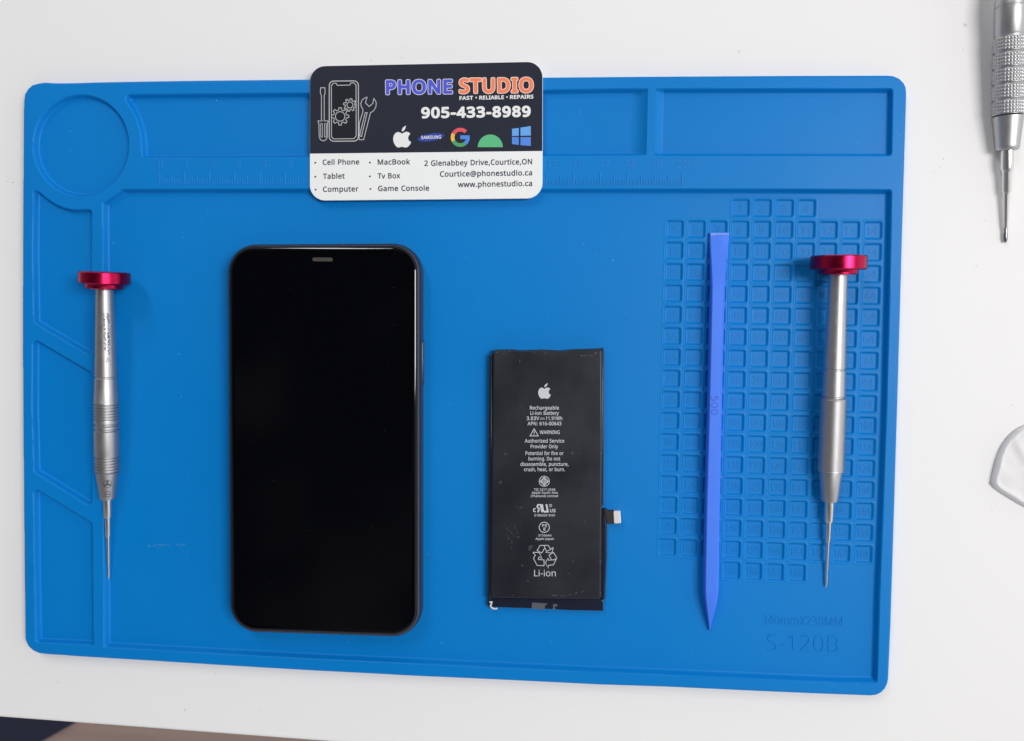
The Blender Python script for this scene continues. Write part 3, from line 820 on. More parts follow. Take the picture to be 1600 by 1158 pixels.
# ------------------------------------------------------------------ the setting: floor, table
fl = mesh_object('floor', [(-3000, -3000, -740), (3000, -3000, -740), (3000, 3000, -740), (-3000, 3000, -740)], [(0, 1, 2, 3)], M_FLOOR, smooth=False)
tag(fl, kind='structure')

rug_px = [(-260, 1095), (128, 1095), (116, 1131), (20, 1185), (-60, 1300), (-300, 1300)]
v, f = slab(round_corners(ccw(px_poly(rug_px, -732)), 8), -740, -732, 3)
rug = mesh_object('floor_mat', v, f, M_NAVY)
tag(rug, 'dark navy mat lying on the brown floor below the table edge', 'floor mat')

table = thing('table', 'white laminate table with faint specks, under the blue mat', 'table', (50, 80, -25))
ang = -0.0188
ca, sa = math.cos(ang), math.sin(ang)


def tb(x, y):
    return (x * ca - y * sa, x * sa + y * ca)


edge_y = -147.3
tp = [tb(-620, edge_y), tb(760, edge_y), tb(760, 560), tb(-620, 560)]
v, f = slab(round_corners(ccw(tp), 20), -25, 0, 1.4, 5)
mesh_object('tabletop', v, f, M_TABLE, table, angle=60)
for x, y in ((-570, edge_y + 60), (710, edge_y + 60), (710, 500), (-570, 500)):
    c = tb(x, y)
    v, f = slab([(c[0] - 20, c[1] - 20), (c[0] + 20, c[1] - 20), (c[0] + 20, c[1] + 20), (c[0] - 20, c[1] + 20)], -740, -25.2, 1)
    mesh_object('leg', v, f, M_TABLE, table)

# ------------------------------------------------------------------ the blue repair mat
RIM, FLOOR_Z = 4.5, 2.0
outline_px = ([(38.6, 1000)] + [(37.2, 880), (35.6, 700), (34.6, 560), (34.6, 400), (35.4, 280), (36.3, 160)]
              + [(38.0, 147), (42.5, 139), (49.5, 132.5), (58, 130), (66, 128.6), (71.5, 128.3), (80, 129.2), (95, 129.4), (120, 129.0), (150, 128.0), (200, 127.0), (300, 125.4), (480, 123.6), (700, 121.6), (1000, 119.2), (1250, 117.6)]
              + [(1388, 117.3), (1397, 118.2), (1406, 122), (1413, 129), (1416.3, 136), (1417.2, 146)]
              + [(1415, 220), (1409.5, 400), (1404, 600), (1398, 800), (1392.3, 980), (1388.8, 1060)]
              + [(1387.6, 1068), (1384, 1076), (1378, 1082.5), (1370, 1086.8), (1361, 1087.8)]
              + [(1280, 1084.8), (1160, 1079.7), (1040, 1074), (940, 1070.8), (790, 1063.4), (660, 1057.5), (480, 1048.3), (360, 1041.2), (240, 1033.6), (140, 1027.6), (70, 1022.8)]
              + [(60, 1021.4), (51, 1017.5), (43.5, 1010.5)])
trays_px = {
    'top1': (round_corners([(197, 146.9), (481, 144.7), (1008.7, 137.6), (1006.9, 243), (482.8, 245.3), (221, 246.6), (220.2, 228), (218, 205), (211, 183), (204, 170), (195, 156.5)],
                           [6, 0, 5, 5, 0, 5, 0, 0, 0, 0, 4])),
    'top2': round_corners([(1029.4, 138), (1396, 137.4), (1394.2, 244), (1026.7, 243.4)], 5.5),
    'left1': round_corners([(51.2, 297.5), (57, 297.5), (64, 301.5), (72, 308.5), (80.4, 314.5), (88, 319), (97.7, 323.2), (106, 325.6), (115, 326.9), (143.7, 326.6), (143.2, 558), (52, 504), (50.2, 400)],
                           [3, 3, 0, 0, 0, 0, 0, 0, 0, 6, 7, 4, 0]),
    'left2': round_corners([(50, 527), (143.4, 581.8), (144.1, 794.5), (52.4, 738), (49.6, 640)], [6, 4, 7, 5, 0]),
    'left3': round_corners([(51.4, 760.5), (144.6, 817), (146.4, 1009), (55.2, 1004.8), (52.8, 880)], [6, 4, 4, 6, 0]),
    'work': round_corners([(159.6, 319), (160, 316.5), (190.5, 294.9), (482.8, 294.4), (1215, 294.6), (1394.3, 295.3), (1391.5, 430), (1386.3, 640), (1380.7, 800), (1375.2, 930), (1371.5, 1068.4),
                           (1300, 1067), (1160, 1060.8), (1040, 1055.4), (940, 1051.5), (790, 1044.5), (640, 1037.3), (480, 1030), (240, 1016.6), (161.8, 1012.2), (161, 800), (160, 500)],
                          [0, 2, 3, 0, 0, 6, 0, 0, 0, 0, 5, 0, 0, 0, 0, 0, 0, 0, 0, 5, 0, 0]),
}
outline = ccw(px_poly(outline_px, RIM))
pockets = {k: ccw(px_poly(p, RIM)) for k, p in trays_px.items()}
th = np.linspace(0, 2 * np.pi, 97)[:-1]
pockets['round'] = np.c_[-146.0 + 20.0 * np.cos(th), 89.8 + 20.05 * np.sin(th)]


def axis_lines(spans):
    """increasing grid lines: spans of (start, end, step)"""
    out = []
    for a, b, s in spans:
        n = max(1, int(round((b - a) / s)))
        out += list(np.linspace(a, b, n + 1)[:-1])
    out.append(spans[-1][1])
    return np.array(out)


ox0, oy0 = outline.min(0) - 0.6
ox1, oy1 = outline.max(0) + 0.6
gx = axis_lines([(ox0, -116, 0.25), (-116, 46, 3.0), (46, 64, 0.25), (64, 82, 3.0), (82, ox1, 0.25)])
gy = axis_lines([(oy0, oy1, 0.25)])
X, Y = np.meshgrid(gx, gy)
SH = X.shape


def signed_distance(poly, sel=None):
    """positive inside, and the nearest boundary point; evaluated on the selected sub-grid"""
    x, y = (X, Y) if sel is None else (X[sel], Y[sel])
    best = np.full(x.shape, 1e9)
    nxp, nyp = np.zeros_like(x), np.zeros_like(x)
    inside = np.zeros(x.shape, bool)
    n = len(poly)
    for i in range(n):
        ax, ay = poly[i]
        bx, by = poly[(i + 1) % n]
        ex, ey = bx - ax, by - ay
        t = np.clip(((x - ax) * ex + (y - ay) * ey) / (ex * ex + ey * ey + 1e-12), 0, 1)
        qx, qy = ax + t * ex, ay + t * ey
        d = (x - qx) ** 2 + (y - qy) ** 2
        m = d < best
        best = np.where(m, d, best)
        nxp = np.where(m, qx, nxp)
        nyp = np.where(m, qy, nyp)
        c = ((ay > y) != (by > y)) & (x < (bx - ax) * (y - ay) / (by - ay + 1e-15) + ax)
        inside ^= c
    d = np.sqrt(best)
    return np.where(inside, d, -d), nxp, nyp


def box_of(poly, pad):
    i0, i1 = np.searchsorted(gx, poly[:, 0].min() - pad), np.searchsorted(gx, poly[:, 0].max() + pad)
    j0, j1 = np.searchsorted(gy, poly[:, 1].min() - pad), np.searchsorted(gy, poly[:, 1].max() + pad)
    return (slice(max(j0 - 1, 0), j1 + 1), slice(max(i0 - 1, 0), i1 + 1))


def smooth(t):
    t = np.clip(t, 0, 1)
    return t * t * t * (t * (6 * t - 15) + 10)


Z = np.full(SH, RIM)
region = np.zeros(SH, np.int16)          # 0 the rim
names = ['round', 'top1', 'top2', 'left1', 'left2', 'left3', 'work']
D_out, NX, NY = signed_distance(outline)
for k, nm in enumerate(names):
    sel = box_of(pockets[nm], 1.0)
    d, _, _ = signed_distance(pockets[nm], sel)
    wall = 1.5 if nm == 'work' else 1.25
    dep = RIM - FLOOR_Z
    prof = smooth(0.06 + d / wall * 0.94) * 0.55 + np.clip(d / wall, 0, 1) * 0.45
    prof = np.where(d > 0, prof, 0)
    Z[sel] = np.where(d > 0, RIM - dep * prof, Z[sel])
    region[sel] = np.where(d > 0, k + 1, region[sel])
# numbered cells sunk in the work surface
cells = []
cx0, cx1, cy0, cy1 = 87.3, 160.05, 58.65, -62.45
pitch_x, pitch_y = (cx1 - cx0) / 9, (cy1 - cy0) / 15
num = 0
for r in range(-1, 17):
    for c in range(10):
        if r in (-1, 16) and c not in (3, 4, 5, 6):
            continue
        num += 1
        cells.append((num, r, c, cx0 + c * pitch_x, cy0 + r * pitch_y))
half, rad = 3.3, 0.9
for k, (num, r, c, x, y) in enumerate(cells):
    i0, i1 = np.searchsorted(gx, x - 4), np.searchsorted(gx, x + 4)
    j0, j1 = np.searchsorted(gy, y - 4), np.searchsorted(gy, y + 4)
    sel = (slice(j0, j1), slice(i0, i1))
    qx, qy = np.abs(X[sel] - x) - (half - rad), np.abs(Y[sel] - y) - (half - rad)
    d = -(np.hypot(np.maximum(qx, 0), np.maximum(qy, 0)) + np.minimum(np.maximum(qx, qy), 0) - rad)
    lip = 0.10 * np.exp(-((d + 0.35) / 0.28) ** 2)           # the soft raised rim round each cell
    Z[sel] = np.where(d > 0, Z[sel] - 0.70 * smooth(0.12 + d / 0.62 * 0.88), Z[sel] + lip)
    region[sel] = np.where(d > -0.75, 100 + k, region[sel])
# gentle unevenness of the rubber and the rounded outer edge
Z += 0.05 * np.sin(X * 0.045 + 1.0) * np.sin(Y * 0.05) * (region == 0)
edge = np.clip(np.where(D_out < 0.125, 0, D_out) / 0.8, 0, 1)
Z -= 0.7 * (1 - np.sqrt(np.clip(1 - (1 - edge) ** 2, 0, 1)))
snap = (D_out < 0.125)
keep = D_out > -0.262
PX = np.where(snap, NX, X)
PY = np.where(snap, NY, Y)
# faces
idx = np.arange(SH[0] * SH[1]).reshape(SH)
quads = np.stack([idx[:-1, :-1], idx[:-1, 1:], idx[1:, 1:], idx[1:, :-1]], -1).reshape(-1, 4)
ok = keep.ravel()[quads].all(1)
quads = quads[ok]
rg = region.ravel()[quads].max(1)
allv = np.c_[PX.ravel(), PY.ravel(), Z.ravel()]

mat = thing('repair_mat', 'blue silicone repair mat with moulded trays, ruler and numbered cells', 'mat', (0, 0, 0))


def part_of_grid(name, mask, extra=None, kind=None):
    q = quads[mask]
    u, inv = np.unique(q, return_inverse=True)
    vv, ff = allv[u], inv.reshape(q.shape)
    if extra is not None:
        ev, ef = extra
        vv = list(map(tuple, vv)) + list(map(tuple, ev))
        b = len(u)
        ff = [tuple(t) for t in ff] + [tuple(i + b for i in t) for t in ef]
    o = mesh_object(name, vv, ff, M_MAT, mat, angle=180 if extra is None else 50)
    if kind:
        o['kind'] = kind
    return o


# the rim with its outer side wall
e = np.concatenate([quads[:, [0, 1]], quads[:, [1, 2]], quads[:, [2, 3]], quads[:, [3, 0]]])
es = np.sort(e, 1)
key = es[:, 0].astype(np.int64) * (SH[0] * SH[1]) + es[:, 1]
uq, first, cnt = np.unique(key, return_index=True, return_counts=True)
border = e[first[cnt == 1]]
rim_q = quads[rg == 0]
u, inv = np.unique(rim_q, return_inverse=True)
pos = {int(a): i for i, a in enumerate(u)}
rv = allv[u]
low = []
lowpos = {}
bf = []
base = len(rv)
for a, b in border:
    a, b = int(a), int(b)
    if a not in pos or b not in pos:
        continue
    for t in (a, b):
        if t not in lowpos:
            lowpos[t] = base + len(low)
            low.append((allv[t][0], allv[t][1], 0.02))
    bf.append((pos[b], pos[a], lowpos[a], lowpos[b]))
vv = np.concatenate([rv, np.array(low)])
ff = np.concatenate([inv.reshape(rim_q.shape), np.array(bf)])
mesh_object('rim', vv, ff, M_MAT, mat, angle=60)
nice = {'round': 'round_tray', 'top1': 'long_tray', 'top2': 'short_tray', 'left1': 'side_tray', 'left2': 'side_tray', 'left3': 'side_tray', 'work': 'work_surface'}
for k, nm in enumerate(names):
    part_of_grid(nice[nm], rg == k + 1)

# cells: the 100 that show largest as parts, the others (mostly under the tools) as one
open_cells = [i for i, c in enumerate(cells) if c[2] in (0, 1, 3, 4, 5, 6)]
open_cells.sort(key=lambda i: (cells[i][3] - 52) ** 2 + (cells[i][4] - 14) ** 2)
single = set(open_cells[:100])


def number_relief(i):
    num, r, c, x, y = cells[i]
    v, f = glyphs(str(num), 0.004, None, 0.05)
    s = 2.9 / glyph_height(0.004)
    w = v[:, 0].max() - v[:, 0].min()
    sx = min(s * 0.95, 4.6 / w)
    xm = (v[:, 0].max() + v[:, 0].min()) / 2
    zf = FLOOR_Z - 0.70
    return [(x + (p[0] - xm) * sx, y - 1.45 + p[1] * s, zf + (0.12 if p[2] > 0 else -0.15)) for p in v], f


rest_mask = np.zeros(len(quads), bool)
rest_v, rest_f = [], []
for i in range(len(cells)):
    m = rg == 100 + i
    ev, ef = number_relief(i)
    if i in single:
        part_of_grid('number_cell', m, (ev, ef))
    else:
        rest_mask |= m
        b = len(rest_v)
        rest_v += ev
        rest_f += [tuple(t + b for t in q) for q in ef]
part_of_grid('number_cells', rest_mask, (rest_v, rest_f), 'stuff')

# ruler: raised ticks and figures on the rim
s = Soup()
ra, rb = at(249.8, 287.5, RIM), at(1065.5, 290.0, RIM)
rdir = (rb - ra) / np.linalg.norm(rb - ra)
rup = np.array([-rdir[1], rdir[0], 0])
for k in range(201):
    h = 4.7 if k % 10 == 0 else (3.5 if k % 5 == 0 else 1.9)
    c = ra + (rb - ra) * k / 200
    w = 0.13 if k % 10 else 0.17
    q = [c - rdir * w, c + rdir * w, c + rdir * w + rup * h, c - rdir * w + rup * h]
    v, f = slab([(p[0], p[1]) for p in q], RIM - 0.2, RIM + 0.26, 0.06, 1, False)
    s.add(v, f, M_MOULD_LIT)
s.build('ruler_ticks', mat, True)
s = Soup()
for k in range(21):
    body = str(k) if k < 20 else '20cm'
    x = 251 + (1067 - 251) * k / 20.0
    wid = {1: 6.0, 2: 15.5}.get(len(body), 34)
    if body == '1':
        wid = 3.4
    xs = x - wid / 2 if k < 20 else x - 9
    y = 262.0 + 0.6 * k / 20
    v, f = relief_text(body, (xs, y), (xs + wid, y), 12.0, RIM, 0.16, -0.006)
    s.add(v, f, M_MOULD_LIT)
s.build('ruler_figures', mat, False)
s = Soup()
v, f = relief_text('340mmX230MM', (1191.5, 975.5), (1316, 979), 14.5, FLOOR_Z, 0.14, -0.012)
s.add(v, f, M_MAT)
s.build('size_lettering', mat, False)
s = Soup()
v, f = relief_text('S-120B', (1199, 1016.5), (1310, 1019.5), 25.0, FLOOR_Z, 0.20, -0.018)
s.add(v, f, M_MAT)
s.build('type_lettering', mat, False)

# ------------------------------------------------------------------ the phone
PC, PA = np.array([-45.0, -24.25]), 0.0135
phone = thing('smartphone', 'black smartphone lying face up with its screen dark', 'phone', (PC[0], PC[1], FLOOR_Z), Matrix.Rotation(PA, 3, 'Z'))


def ph(x, y, z):
    c, s_ = math.cos(PA), math.sin(PA)
    return (PC[0] + x * c - y * s_, PC[1] + x * s_ + y * c, FLOOR_Z + z)


def phone_loops(prof, w=75.8, h=151.3, r=11.2, n=14):
    out = []
    for ins, z in prof:
        out.append([ph(x, y, z) for x, y in round_rect(w - 2 * ins, h - 2 * ins, max(r - ins, 0.5), n)])
    return out


prof = [(2.2, 0.05), (1.2, 0.15), (0.55, 0.6), (0.15, 1.5), (0.0, 2.8), (0.0, 5.0), (0.12, 6.2), (0.4, 7.1), (0.85, 7.7), (1.25, 7.95), (1.30, 7.80), (1.9, 7.8)]
v, f = loft(phone_loops(prof))
frame = mesh_object('metal_frame', v, f, M_FRAME, phone, angle=50)
prof = [(1.42, 7.6), (1.42, 7.95), (1.50, 8.22), (1.70, 8.45), (2.0, 8.60), (2.4, 8.69), (2.9, 8.73), (3.4, 8.745), (3.5, 8.745), (6.0, 8.745)]
v, f = loft(phone_loops(prof))
glass = mesh_object('screen_glass', v, f, M_GLASS, phone, angle=60)
# earpiece slot
ec = at(504, 405.5, FLOOR_Z + 8.75)
v, f = slab([(ec[0] + x, ec[1] + y) for x, y in round_rect(7.9, 1.45, 0.7, 6)], FLOOR_Z + 8.5, FLOOR_Z + 8.775, 0.02, 1)
mesh_object('earpiece', v, f, M_MESH, glass)


def side_block(name, x, y0, y1, z0, z1, w, m, parent):
    pr = round_rect(y1 - y0, z1 - z0, (z1 - z0) * 0.45, 5)
    loops = []
    for dx, k in ((-w, 1.0), (w * 0.4, 1.0), (w * 0.8, 0.97), (w, 0.9)):
        loops.append([ph(x + dx, (y0 + y1) / 2 + p[0] * (1 if k == 1 else 1 - (1 - k) * 0.2), (z0 + z1) / 2 + p[1] * k) for p in pr])
    v, f = loft(loops)
    bm_o = mesh_object(name, v, f, m, parent, angle=50)
    return bm_o


side_block('side_button', 37.85, 21.5, 39.0, 2.6, 5.2, 0.42, M_FRAME, phone)
for y in (58.0, -63.0):
    side_block('antenna_band', 37.80, y, y + 1.1, 2.7, 5.1, 0.08, M_BAND, frame)

# ------------------------------------------------------------------ the battery
BT = FLOOR_Z + 4.3
bo = at(852, 750, FLOOR_Z)
batt = thing('phone_battery', 'black phone battery with white printed warnings and a short side connector', 'battery', (bo[0], bo[1], FLOOR_Z))
body_px = [(770, 546.5), (800, 546), (812, 547.5), (850, 546.3), (880, 548), (890, 546), (941, 544.5), (941.5, 700), (939.5, 937.5), (766, 935), (767.5, 750)]
bp = ccw(px_poly(body_px, BT))
bp = round_corners(bp, 1.3, 4)
v, f = slab(bp, FLOOR_Z + 0.1, BT, 0.75, 4)
cell_body = mesh_object('cell_body', v, f, M_POUCH, batt, angle=60)
# folded side films
for pts in ([(764.2, 556), (769.5, 553), (767, 938), (761.5, 934)], [(938, 545), (943.2, 543.5), (943.4, 700), (942.6, 790), (938.5, 790)]):
    v, f = slab(ccw(px_poly(pts, BT - 0.9)), FLOOR_Z + 0.1, BT - 0.9, 0.4, 2)
    mesh_object('side_film', v, f, M_POUCH_EDGE, batt, angle=50)
v, f = slab(ccw(px_poly([(762.5, 933.5), (940, 936.8), (943, 937.5), (942.5, 955), (890, 954), (860, 952.3), (800, 950.2), (762, 948.5)], FLOOR_Z + 2.6)), FLOOR_Z + 0.1, FLOOR_Z + 2.6, 0.35, 2)
lip = mesh_object('circuit_cover', v, f, M_POUCH_EDGE, batt, angle=50)
pt = Print(FLOOR_Z + 2.64)
pt.fill([(831.5, 941.5), (856, 943), (851.5, 947), (851, 952.2), (830.5, 951.3)], M_TAPE)
pt.fill([(864, 943.8), (871, 944.2), (870.5, 948), (866.5, 947.6), (868, 952.5), (863, 952.3), (864.5, 948)], M_TAPE)
pt.build('tape_patch', lip)
# torn white film at the lower left corner
s = Soup()
path = [(765, 940.5), (768.5, 940.5), (767.8, 943.5), (766.6, 946.3), (769, 949.6), (773, 951.0), (777.5, 950.4)]
sv, sf = stroke_faces(path, 2.6)
lo = [tuple(at(x, y, FLOOR_Z + 2.6)) for x, y in sv]
hi = [(p[0], p[1], p[2] + 0.35) for p in lo]
n_ = len(lo)
s.add(hi, sf, M_TORN)
s.add(lo + hi, [(i, (i + 1) % (n_ // 2), n_ + (i + 1) % (n_ // 2), n_ + i) for i in range(n_ // 2 - 1)], M_TORN)
s.build('torn_film', lip)
# flex cable and connector
s = Soup()
v, f = slab(ccw(px_poly([(940.5, 796), (946.5, 796), (948.5, 820), (948.2, 870), (945.5, 935.5), (943, 939), (938.5, 938)], FLOOR_Z + 2.2)), FLOOR_Z + 0.1, FLOOR_Z + 2.2, 0.5, 2)
s.add(v, f, M_POUCH_EDGE)
v, f = slab(ccw(round_corners(px_poly([(943, 795), (948, 796), (951, 798.5), (960, 798.5), (961, 819), (951, 819), (947.5, 816)], FLOOR_Z + 2.6), 0.3, 2)), FLOOR_Z + 0.4, FLOOR_Z + 2.6, 0.3, 2)
s.add(v, f, M_BAND)
flex = s.build('flex_cable', batt, True, 50)
v, f = slab(ccw(round_corners(px_poly([(958.3, 798.8), (969.3, 798.5), (970.6, 817.8), (959.2, 818.4)], FLOOR_Z + 3.2), 0.45, 4)), FLOOR_Z + 0.9, FLOOR_Z + 3.2, 0.25, 3)
mesh_object('connector', v, f, M_STEEL_TAB, flex, angle=50)
# printed text; b() turns enlarged-crop coordinates into photo pixels
pb = Print(BT + 0.03)
BPX = lambda x, y: (800 + x / 3.41, 580 + y / 3.41)


def bline(body, x0, x1, y, cap=19.5, bold=0.012):
    pb.text(body, BPX(x0, y), BPX(x1, y), cap / 3.41, M_PRINT_GREY, bold)


def apple_shape(cx, cy, w, h):
    """outline of the bitten fruit in a box centred at cx, cy"""
    half = [(0.0, -0.37), (0.10, -0.44), (0.24, -0.50), (0.38, -0.45), (0.46, -0.36)]
    bite = [(0.38, -0.27), (0.335, -0.15), (0.34, -0.02), (0.40, 0.08), (0.50, 0.15)]
    low = [(0.45, 0.28), (0.37, 0.40), (0.27, 0.485), (0.16, 0.49), (0.05, 0.455), (0.0, 0.45)]
    left = [(-0.06, 0.455), (-0.17, 0.49), (-0.28, 0.47), (-0.39, 0.34), (-0.47, 0.16), (-0.50, -0.04), (-0.47, -0.24), (-0.38, -0.40), (-0.25, -0.48), (-0.12, -0.45)]
    return [(cx + x * w, cy + y * h) for x, y in half + bite + low + left]


def leaf_shape(x0, y0, x1, y1):
    """leaf from the lower left (x0, y1) to the upper right (x1, y0)"""
    out = []
    for i in range(9):
        t = i / 8
        out.append((x0 + (x1 - x0) * (t ** 1.7), y1 - (y1 - y0) * (t ** 0.62)))
    for i in range(1, 8):
        t = 1 - i / 8
        out.append((x0 + (x1 - x0) * (t ** 0.6), y1 - (y1 - y0) * (t ** 1.7)))
    return out


c = BPX(173, 117)
pb.fill(apple_shape(c[0], c[1], 67 / 3.41, 61 / 3.41), M_PRINT_GREY)
a, b = BPX(172, 64), BPX(191, 85)
pb.fill(leaf_shape(a[0], a[1], b[0], b[1]), M_PRINT_GREY)
pb.build('fruit_emblem', cell_body)
pb = Print(BT + 0.03)
bline('Rechargeable', 95, 250, 205)
bline('Li-ion Battery', 98, 250, 233)
bline('3.83V', 78, 145, 261)
bline('11.91Wh', 180, 268, 261)
pb.stroke([BPX(150, 250), BPX(174, 250)], 0.7, M_PRINT_GREY)
for x in (150, 159, 168):
    pb.stroke([BPX(x, 257), BPX(x + 6, 257)], 0.7, M_PRINT_GREY)
bline('APN: 616-00643', 83, 263, 289)
pb.stroke([BPX(118, 307), BPX(140, 345), BPX(96, 345)], 1.1, M_PRINT_GREY, True)
pb.stroke([BPX(118, 319), BPX(118, 333)], 1.1, M_PRINT_GREY)
pb.stroke([BPX(118, 336.5), BPX(118, 340)], 1.1, M_PRINT_GREY)
bline('WARNING', 148, 254, 335)
bline('Authorized Service', 68, 278, 381)
bline('Provider Only', 99, 245, 411)
bline('Potential for fire or', 72, 274, 447)
bline('burning. Do not', 88, 257, 476)
bline('disassemble, puncture,', 45, 301, 505)
bline('crush, heat, or burn.', 64, 282, 533)
bline('TIS 2217-2548', 117, 230, 637, 12)
bline('Apple South Asia', 105, 243, 653, 12)
bline('(Thailand) Limited', 100, 245, 671, 12)
bline('E184259 SHH', 120, 228, 774, 12)
bline('3110mAh', 140, 210, 881, 12)
bline('Apple Japan', 125, 223, 899, 12)
bline('Li-ion', 118, 233, 1093, 34, 0.0)
pb.build('warning_text', cell_body)
pb = Print(BT + 0.03)
pb.ring(BPX(172, 587), 27 / 3.41, 1.0, M_PRINT_GREY)
pb.stroke([BPX(172, 566), BPX(193, 587), BPX(172, 608), BPX(151, 587)], 1.4, M_PRINT_GREY, True)
pb.ring(BPX(172, 587), 9 / 3.41, 0.8, M_PRINT_GREY, n=14)
pb.stroke([BPX(172, 564), BPX(172, 610)], 0.7, M_PRINT_GREY, dz=0.01)
pb.stroke([BPX(149, 587), BPX(195, 587)], 0.7, M_PRINT_GREY, dz=0.01)
bline('c', 112, 127, 751, 27, 0.03)
bline('US', 203, 232, 752, 18, 0.03)
# mirrored R joined to a U, slanted
Rq = lambda pts: [BPX(x, y) for x, y in pts]
pb.stroke(Rq([(160, 752), (152, 712), (138, 712), (134, 722), (140, 731), (155, 731)]), 2.2, M_PRINT_GREY)
pb.stroke(Rq([(146, 731), (138, 752)]), 2.4, M_PRINT_GREY)
pb.stroke(Rq([(160, 709), (166, 744), (172, 749), (182, 749), (190, 744)]), 2.6, M_PRINT_GREY, dz=0.01)
pb.stroke(Rq([(183, 709), (192, 753)]), 2.6, M_PRINT_GREY, dz=0.02)
pb.ring(BPX(205, 716), 7 / 3.41, 0.6, M_PRINT_GREY, n=14)
bline('R', 202.5, 208, 719.5, 8, 0.0)
pb.ring(BPX(172, 832), 27 / 3.41, 1.1, M_PRINT_GREY)
bline('PS', 161, 187, 830, 15, 0.02)
bline('E', 168, 180, 849, 15, 0.02)
ZR = lambda x, y: (820 + x / 6.81, 740 + y / 6.81)
for pl in ([(185, 848), (131, 820), (163, 765), (248, 764), (276, 806)],
           [(205, 768), (236, 836)], [(181, 846), (213, 790)], [(304, 784), (288, 846), (222, 838), (246, 822), (276, 806), (304, 784)],
           [(86, 838), (152, 840), (185, 906), (152, 888), (140, 914)], [(88, 842), (112, 868), (92, 902), (131, 978), (205, 980), (205, 920), (140, 914)],
           [(256, 868), (306, 840), (341, 898), (312, 918), (250, 922), (246, 900), (219, 948), (250, 1008), (250, 976), (304, 972), (341, 898)], [(256, 868), (286, 920)]):
    pb.stroke([ZR(*q) for q in pl], 1.0, M_PRINT_GREY)
pb.build('safety_marks', cell_body)
# rubbed patch on the film
rp = Print(BT + 0.015)
rp2 = random.Random(3)
for k in range(16):
    x, y = 800 + rp2.gauss(0, 5), 834 + rp2.gauss(0, 7)
    L_ = rp2.uniform(2, 7)
    a_ = math.radians(rp2.gauss(-60, 20))
    rp.stroke([(x, y), (x + L_ * math.cos(a_), y - L_ * math.sin(a_))], rp2.uniform(0.3, 0.8), M_BAND)
for k in range(22):
    x, y = 799 + rp2.gauss(0, 7), 834 + rp2.gauss(0, 10)
    L_ = rp2.uniform(1, 5)
    a_ = math.radians(rp2.gauss(-50, 35))
    rp.stroke([(x, y), (x + L_ * math.cos(a_), y - L_ * math.sin(a_))], rp2.uniform(0.25, 0.6), M_TAPE, False, 0.006)
rp.build('rubbed_patch', cell_body)
for group_ in (((775, 551, 3, 20, .9), (787, 554, 3, 70, .7), (812, 566, 4, 80, .8), (850, 552, 4, 10, .5)), ((907, 555, 4, -20, 1), (913, 556, 4, 4, .7), (920, 556, 4, 10, .8), (929, 553, 4, 35, 1.4), (925, 558, 3, 60, .6)),
               ((862, 930, 9, -6, .8), (876, 931, 8, -3, .5), (886, 930, 7, 8, .5), (898, 928, 5, 30, .9), (908, 926, 4, 40, .8))):
    rp = Print(BT + 0.015)
    for x, y, ln, an, w in group_:
        a_ = math.radians(an)
        rp.stroke([(x, y), (x + ln * math.cos(a_), y - ln * math.sin(a_))], w, M_TAPE, False, 0.004)
    rp.build('edge_scuff', cell_body)


# ------------------------------------------------------------------ the business card
CZ = RIM + 0.85
cpos = at(665, 205, RIM)
card = thing('business_card', 'printed business card, slate above white, lying over the top rim of the mat', 'business card', (cpos[0], cpos[1], RIM))
C1 = lambda x, y: (470 + x / 4.1026, 80 + y / 4.1026)
C6 = lambda x, y: (600 + x / 6.4, 110 + y / 6.4)
C7 = lambda x, y: (490 + x / 9.654, 110 + y / 9.654)
card_q = [C1(58, 96), C1(1551, 66), C1(1549, 943), C1(57, 958)]
corners = ccw(px_poly(card_q, CZ))
card_out = round_corners(corners, 6.0, 10)
v, f = slab(card_out, RIM + 0.06, CZ, 0.12, 2)
stock = mesh_object('card_stock', v, f, M_CARD, card, angle=50)
# slate panel over the upper part
top_edge = inset_poly(card_out, 0.10)
cut_a, cut_b = at(*C1(0, 657.7), CZ)[:2], at(*C1(1600, 639.5), CZ)[:2]
ed = (cut_b - cut_a) / np.linalg.norm(cut_b - cut_a)
nrm = np.array([-ed[1], ed[0]])
poly = []
m_ = len(top_edge)
for i in range(m_):
    p, q = top_edge[i], top_edge[(i + 1) % m_]
    dp, dq = (p - cut_a) @ nrm, (q - cut_a) @ nrm
    if dp >= 0:
        poly.append(p)
    if (dp >= 0) != (dq >= 0):
        poly.append(p + (q - p) * dp / (dp - dq))
v, f = [(p[0], p[1], CZ + 0.02) for p in poly], [tuple(range(len(poly)))]
mesh_object('slate_panel', v, f, M_DARK, stock, smooth=False)
Z1 = CZ + 0.045
p = Print(Z1)
for body, x0, x1, y0, y1, cap, rim_m, ink in (('PHONE', 12, 692, 249, 241, 158, M_LILAC, M_BLUE), ('STUDIO', 745, 1500, 239, 229, 166, M_PEACH, M_ORANGE)):
    p.text(body, C6(x0, y0), C6(x1, y1), cap / 6.4, rim_m, 0.068, 0.0, None, 0.045)
    p.text(body, C6(x0, y0), C6(x1, y1), cap / 6.4, ink, 0.036, 0.02, 0.068, 0.045)
p.build('title', stock)
p = Print(Z1)
p.text('FAST', C6(755, 297), C6(892, 294), 39 / 6.4, M_WHITE, 0.035)
p.text('RELIABLE', C6(953, 293), C6(1200, 288), 39 / 6.4, M_WHITE, 0.035)
p.text('REPAIRS', C6(1260, 287), C6(1495, 282), 39 / 6.4, M_WHITE, 0.035)
for q in (C6(922, 272), C6(1230, 267)):
    p.fill([(q[0] + 1.25 * math.cos(t), q[1] + 1.25 * math.sin(t)) for t in np.linspace(0, 6.28, 13)[:-1]], M_WHITE)
p.build('slogan', stock)
p = Print(Z1)
p.text('905-433-8989', C6(372, 481), C6(1468, 466), 113 / 6.4, M_WHITE, 0.042)
